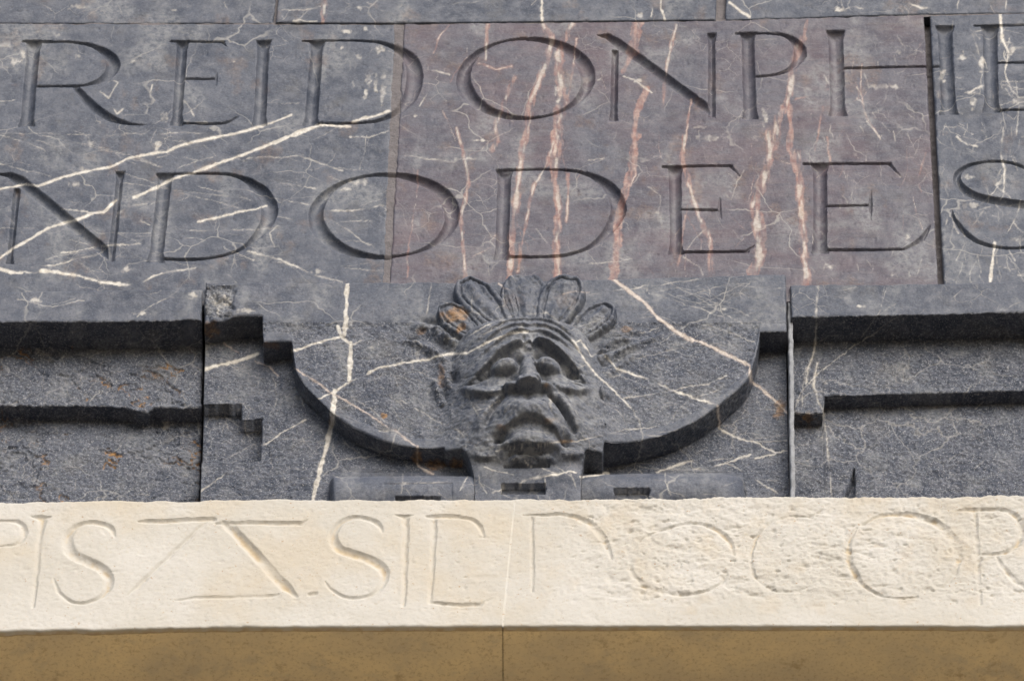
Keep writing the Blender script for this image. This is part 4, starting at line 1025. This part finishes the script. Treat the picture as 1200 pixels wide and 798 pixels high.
def back_depth(X, Z):
    px, v = loc(X, Z)
    D = np.interp(X, bx, bd); ID = np.ones(X.shape, np.int32)
    nz_ = (X < nX) & (Z < nE(X) + 0.0016 * fbm2(X, X * 0, 30, 3, 71)) & (Z > nB)
    D = np.where(nz_, -0.088, D)
    for (x0, x1, zc_, R_, base_, fade) in ((386, 566, zsc0, 0.075, -0.030, (7, 3)), (672, 874, zsc1, 0.072, -0.048, (3, 40))):
        w_ = np.clip(np.minimum((px - x0) / fade[0], (x1 - px) / fade[1]), 0, 1)
        w_ = np.sqrt(np.clip(1 - (1 - w_) ** 2, 0, 1))
        q = np.clip(1 - ((Z - zc_) / R_) ** 2, 0, 1)
        c = base_ + 0.052 * np.sqrt(q) * w_
        use = (px > x0) & (px < x1) & (Z < zc_ + R_) & (c > D)
        D = np.where(use, c, D); ID = np.where(use, 4 if x0 < 500 else 5, ID)
    D = D - 0.002 * ((px > 450) & (px < 530) & (ID == 4) & (v > 566))
    D = slots(px, v, Z, D)
    return D, ID

def panel_rough(PX, PY, X, Z):
    px, v = loc(X, Z)
    e = plate_edge(X)
    front = Z >= e
    r = np.where(front, np.where((v > 377) & ((Z - e) * 335 > 10), 0.75, 0.18), 0.75)
    face = np.exp(-(((PX - 618) / 86) ** 6 + ((PY - 452) / 92) ** 6))
    r = r * (1 - 0.75 * face)
    r = np.where((px > 386) & (PY > 553) & (px < 872), 0.18, r)
    r = np.where((px > 548) & (px < 688) & (PY > 520), 0.2, r)
    r = np.where((PX < 272) & (PY > 334) & (PY < 372), 1.1, r)
    return r
def panel_rust(PX, PY, X, Y, Z):
    def sp(cx, cy, rx, ry, k, s=5): return k * (1 - sstep(0.5, 1.0, np.hypot((PX - cx) / rx, (PY - cy) / ry) + 0.5 * fbm2(PX, PY, 1 / 7.0, 3, 80 + s)))
    r = np.maximum.reduce([sp(534, 369, 18, 12, 0.62), sp(541, 384, 7, 7, 0.6), sp(489, 534, 9, 12, 0.55), sp(247, 386, 12, 14, 0.45), sp(318, 405, 14, 5, 0.3), sp(512, 545, 14, 9, 0.5), sp(535, 542, 10, 9, 0.55), sp(518, 440, 6, 14, 0.35), sp(643, 492, 10, 5, 0.22), sp(640, 452, 5, 4, 0.4), sp(661, 517, 12, 2.5, 0.5), sp(914, 480, 9, 14, 0.5), sp(600, 352, 16, 12, 0.08), sp(664, 350, 16, 14, 0.10), sp(388, 496, 5, 10, 0.4), sp(449, 487, 5, 4, 0.8), sp(735, 386, 12, 4, 0.35), sp(495, 388, 8, 5, 0.35), sp(585, 500, 8, 6, 0.25)])
    return np.clip(r, 0, 1)
ppf = (lambda PX, PY: paint(PX, PY, CEN_V, CEN_B, 83), panel_rust, zero, lambda PX, PY: np.clip(0.5 * sstep(0.1, 0.6, fbm2(PX, PY, 1 / 30.0, 5, 85)) + 0.45 * np.exp(-(((PX - 618) / 90) ** 4 + ((PY - 455) / 90) ** 4)) + 0.7 * np.exp(-(((PX - 258) / 16) ** 4 + ((PY - 355) / 16) ** 4)), 0, 1))
pl0 = side((233, 583), (241, 332), DP)(zlow, zr(331, DP)); pr0 = side((926, 580), (920.5, 324), DP)(zlow, zr(324, DP))
def sheet(X, Z, D, ID, keep, rough, seed, fade=1.0, skirt=None):
    V, W, Rd, rust, pink, dep, rg = finish(X, D, Z, ppf, rough, seed, fade)
    one = np.ones_like(W)
    a1 = np.stack([W, Rd, rust, one], -1); a2 = np.stack([pink, rg, dep, one], -1)
    if skirt:                                    # returns at both ends and along the bed
        pz = ((0, 1), (1, 1))
        V = np.stack([np.pad(V[..., c], pz, 'edge') for c in range(3)], -1)
        V[:, 0, 1] += skirt; V[:, -1, 1] += skirt; V[-1, 1:-1, 1] += skirt
        a1, a2 = [np.stack([np.pad(q[..., c], pz, 'edge') for c in range(4)], -1) for q in (a1, a2)]
        ID = np.pad(ID, pz, 'edge'); keep = np.pad(keep, pz, 'edge')
    H, Wd = V.shape[:2]
    g = np.arange(H * Wd).reshape(H, Wd)
    F = np.stack([g[:-1, :-1], g[:-1, 1:], g[1:, 1:], g[1:, :-1]], -1).reshape(-1, 4)
    k = keep.ravel()
    return V.reshape(-1, 3), F[k], a1.reshape(-1, 4), a2.reshape(-1, 4), ID[:-1, :-1].ravel()[k]
def panel():
    xs = np.linspace(min(pl0), max(pr0), int((max(pr0) - min(pl0)) / 0.0019))
    s_ = (xs - xs[0]) / (xs[-1] - xs[0])
    zs = np.linspace(zlow, topC(xs).max(), int((topC(xs).max() - zlow) / 0.0021))
    t = (zs - zs[0]) / (zs[-1] - zs[0])
    L = pl0[0] + (pl0[1] - pl0[0]) * t[:, None]; R_ = pr0[0] + (pr0[1] - pr0[0]) * t[:, None]
    X = L + (R_ - L) * s_[None]
    e = plate_line(X)
    Z = zs[:, None] + 0 * X
    out = []
    # front of the plate with the mask
    Zf = np.clip(Z, np.minimum(e, topC(X)), topC(X))
    dzf = np.diff(Zf, axis=0)
    keep = (dzf[:, :-1] > 1e-6) | (dzf[:, 1:] > 1e-6)
    D, ID = front_depth(X, Zf, e)
    edge = np.minimum(np.minimum(X - L, R_ - X), topC(X) - Zf) + 0.003 * fbm2(X, Zf, 45, 3, 88)
    D = D - 0.005 * np.clip(1 - edge / 0.004, 0, 1.5) ** 2
    D = D - 0.0025 * np.clip(1 - (Zf - e) / 0.004, 0, 1) ** 2        # worn arris of the moulding
    fade = sstep(0.0005, 0.006, Zf - e)
    out.append(sheet(X, Zf, D, ID, keep, panel_rough, 87, fade, 0.14))
    # soffit of the moulding: from the arris back to the field
    bxp, bzp, bdp = [], [], []
    xe = np.linspace(min(pl0), max(pr0), 700); ee = plate_line(xe)
    zlo = np.maximum(ee, zlow - 0.01)
    for i in range(len(xe) - 1):
        n = max(1, int(abs(zlo[i+1] - zlo[i]) / 0.004))
        for k in range(n):
            bxp.append(xe[i] + (xe[i+1] - xe[i]) * k / n); bzp.append(zlo[i] + (zlo[i+1] - zlo[i]) * k / n)
    bxp, bzp = np.array(bxp), np.array(bzp)
    df, _ = front_depth(bxp[None], bzp[None] + 0.0005, bzp[None])
    df = df[0] - 0.0026
    db = np.interp(bxp, bx, bd) - 0.045
    m_ = 44
    q = np.linspace(0, 1, m_)[:, None]
    Dr = df[None] * (1 - q) + db[None] * q
    Xr = bxp[None] + 0 * Dr; Zr = bzp[None] + 0.002 * q
    fd = np.minimum(sstep(0, 0.05, q), 1) + 0 * Dr
    out.append(sheet(Xr[::-1], Zr[::-1], Dr[::-1], np.zeros(Dr.shape, np.int32), np.ones((m_ - 1, Dr.shape[1] - 1), bool), lambda PX, PY, X_, Z_: np.full_like(PX, 0.55), 89, fd[::-1]))
    # field behind
    Zb = np.clip(Z, zlow, np.maximum(e + 0.006, zlow))
    dzb = np.diff(Zb, axis=0)
    keep = (dzb[:, :-1] > 1e-6) | (dzb[:, 1:] > 1e-6)
    D, ID = back_depth(X, Zb)
    out.append(sheet(X, Zb, D, ID, keep, panel_rough, 90, 1.0, 0.08))
    off = 0; Vs, Fs, A1, A2, I = [], [], [], [], []
    for (v_, f_, a1, a2, i_) in out:
        Vs.append(v_); Fs.append(f_ + off); A1.append(a1); A2.append(a2); I.append(i_); off += len(v_)
    return np.concatenate(Vs), np.concatenate(Fs), {'stone': np.concatenate(A1), 'surf': np.concatenate(A2)}, np.concatenate(I)
V, F, A, fid = panel()
mp = tag(empty('mask_panel', (AXM, 0, zlow)), 'dark stone panel carved with a frowning feather-crowned mask above a curved moulding', 'relief carving', kind='thing')
nm = {0: 'arched_plate', 1: 'recessed_field', 3: 'tablet', 4: 'scroll', 5: 'scroll', 10: 'mask', **{k: 'hair_lock' for k in range(29, 50)}}
mask_o = None
order = [10] + [k for k in np.unique(fid) if k != 10]
for k in order:
    k = int(k)
    sel = fid == k
    if sel.sum() < 12: continue
    name = nm.get(k, 'feather')
    o = link(name, grid_mesh(name, V, F[sel], A), M_MAR, mp)
    if k == 10:
        mask_o = o; o['label'] = 'grotesque face with furrowed brow and downturned mouth'
    elif name in ('feather', 'hair_lock'):
        o.parent = mask_o; o.matrix_parent_inverse = Matrix.Identity(4)
# lead strip standing in the joint
def strip(name, pts, hw, d, parent, mat, n=90):
    xs_, ys_ = [p[0] for p in pts], [p[1] for p in pts]
    y = np.linspace(ys_[0], ys_[-1], n); x = np.interp(y, ys_, xs_)
    X, Z = P(x, y, np.full(n, d)); V = []
    for i in range(n):
        wob = 0.0008 * math.sin(i * 0.9) + 0.0006 * math.sin(i * 2.3 + 1); dd = d + 0.0012 * math.sin(i * 0.37)
        for (ox, od) in ((-hw, -0.05), (-hw, 0), (-hw * 0.3, 0.003), (hw * 0.3, 0.0005), (hw, 0.002), (hw, -0.05)):
            V.append((X[i] + ox + wob, -(dd + od), Z[i]))
    V = np.array(V); g = np.arange(n * 6).reshape(n, 6)
    F_ = np.stack([g[:-1, :-1], g[1:, :-1], g[1:, 1:], g[:-1, 1:]], -1).reshape(-1, 4)
    return link(name, grid_mesh(name, V, F_, {}), mat, parent)
strip('lead_strip', [(925, 335), (926.5, 400), (927.5, 450), (927.5, 500), (929, 560), (928.5, 600)], 0.0055, -0.004, mp, M_LEAD)

# ================================================================== limestone ledge
DL = 0.06
le = zline([(-700, 744), (0, 740), (60, 737.5), (140, 737), (200, 735), (300, 734), (600, 733), (1200, 733), (1900, 731)], DL)
lt = zline([(-700, 589), (0, 585.5), (180, 584), (300, 582.5), (600, 583), (800, 581), (1000, 579.5), (1200, 578), (1900, 572)], DL)
zl0 = P(600, 748, DL)[1]
UNDER = -0.26
def ledge_edge(X):
    wl = sstep(P(480, 733, DL)[0], P(200, 733, DL)[0], X)
    return le(X) + 0.0030 * fbm2(X, X * 0 + 3, 26, 4, 101) * (0.35 + wl) - 0.006 * np.clip(fbm2(X, X * 0 + 5, 12, 3, 102) - 0.35, 0, 1)
def ledge_shape(X, Z, D, ID, lim):
    px, v = survey(X, np.full_like(X, DL), Z)
    front = D > DL - 0.005
    ax = X + 0.0025 * fbm2(X, Z, 40, 3, 103); az = Z + 0.0025 * fbm2(X, Z, 40, 3, 104)
    dep, idx = LL.carve(ax, az, 1.15, 0.0095)
    worn = 1 - 0.55 * sstep(0.10, 0.6, fbm2(X, Z, 7, 4, 105) + 0.25 * sstep(480, 620, px) * sstep(1010, 930, px))
    dep = dep * worn
    # eroded zone right of the joint
    er = sstep(600, 760, px + 40 * fbm2(X, Z, 8, 3, 106)) * sstep(712, 696, v + 8 * fbm2(X, Z, 12, 3, 107)) * sstep(586, 598, v)
    er = er + 0.35 * sstep(450, 520, px) * sstep(640, 560, px) * sstep(712, 700, v)
    ero = er * (0.0030 * np.clip(fbm2(X * 0.8 + Z * 0.3, Z * 1.4, 26, 5, 108, 0.6) + 0.2, 0, 1) + 0.0032 * sstep(0.30, 0.6, fbm2(X * 0.7, Z * 1.4, 22, 4, 109)))
    pits = 0.004 * sstep(0.5, 0.66, fbm2(X, Z, 60, 3, 110)) * (0.25 + 0.6 * er)
    # smooth repair patch on the B
    rep = np.exp(-(((px - 537) / 26) ** 4 + ((v - 655) / 26) ** 4))
    ero, dep = ero * (1 - rep), dep * (1 - 0.7 * rep)
    D = D - np.where(front, dep + ero + pits, 0)
    # rounded top arris, chipped
    tt = lt(X) - Z
    D = D - np.where(front, 0.014 * np.clip(1 - (tt + 0.006 * fbm2(X, Z, 22, 4, 111)) / 0.012, 0, 1.5) ** 2, 0)
    return D, np.where(front & (dep > 0.0012), idx + 1, 0)
def ledge_rough(PX, PY, X, Z):
    return 0.22 + 0.4 * sstep(600, 760, PX) * sstep(712, 690, PY)
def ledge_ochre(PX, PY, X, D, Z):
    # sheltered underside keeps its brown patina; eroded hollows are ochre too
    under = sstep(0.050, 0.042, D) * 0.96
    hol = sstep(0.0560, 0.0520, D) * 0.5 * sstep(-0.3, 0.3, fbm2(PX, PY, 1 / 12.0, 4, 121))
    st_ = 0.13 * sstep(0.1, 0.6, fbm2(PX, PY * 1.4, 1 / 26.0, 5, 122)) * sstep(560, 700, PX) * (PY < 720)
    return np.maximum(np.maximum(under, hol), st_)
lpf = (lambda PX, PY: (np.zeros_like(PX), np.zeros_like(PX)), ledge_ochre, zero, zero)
led = tag(empty('limestone_ledge', (0, 0, zl0)), 'projecting cream limestone ledge with weathered carved lettering and brown underside', 'stone ledge', kind='thing')
ja = side((589, 733), (604, 583), DL)(zl0, P(600, 583, DL)[1])
for (xl, xr, sd_, lb) in (((X0, X0), ja, 131, 'smoother block with clear lettering'), (tuple(x + 0.0002 for x in ja), (X1, X1), 141, 'pitted block with eroded lettering')):
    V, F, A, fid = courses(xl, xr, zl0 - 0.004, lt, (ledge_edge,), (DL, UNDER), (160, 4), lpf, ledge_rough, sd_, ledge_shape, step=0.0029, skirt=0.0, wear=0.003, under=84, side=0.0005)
    # the back edge of the soffit meets the wall; the bed on top runs back under the dark stones
    V = V.copy()
    root = link('limestone_block', grid_mesh('limestone_block', V, F[fid == 0], A), M_LIM, led)
    root['label'] = lb
    for k in np.unique(fid):
        if k < 1 or (fid == k).sum() < 60: continue
        c = link('carved_letter', grid_mesh('carved_letter', V, F[fid == k], A), M_LIM)
        c.parent = root; c['label'] = 'worn carved capital ' + LL.names[k - 1]
# core and upper bed of the ledge
zlt = P(600, 583, DL)[1]
link('ledge_bed', box_mesh('ledge_bed', X0, X1, -DL + 0.022, 0.3, zl0 + 0.06, zlt - 0.012), M_MORTAR, led)

# ================================================================== wall below the ledge
lw = tag(empty('lower_wall', (0, 0.3, 0)), 'ochre stone wall carrying the ledge above the square', 'wall', kind='thing')
zz = 0.0; r = 0
ch = (zl0 - 0.006) / 20
while r < 20:
    off = 0.35 if r % 2 else 0.0
    xx = X0
    while xx < X1 - 0.01:
        nx_ = min(X1, (math.floor((xx - X0 - off) / 0.84 + 1e-6) + 1) * 0.84 + X0 + off)
        link('ashlar', box_mesh('ashlar', xx + 0.003, nx_ - 0.003, -UNDER + 0.002 * ((r * 7 + int(xx * 9)) % 3), 0.6, zz + 0.003, zz + ch - 0.003), M_WALL, lw)
        xx = nx_
    zz += ch; r += 1
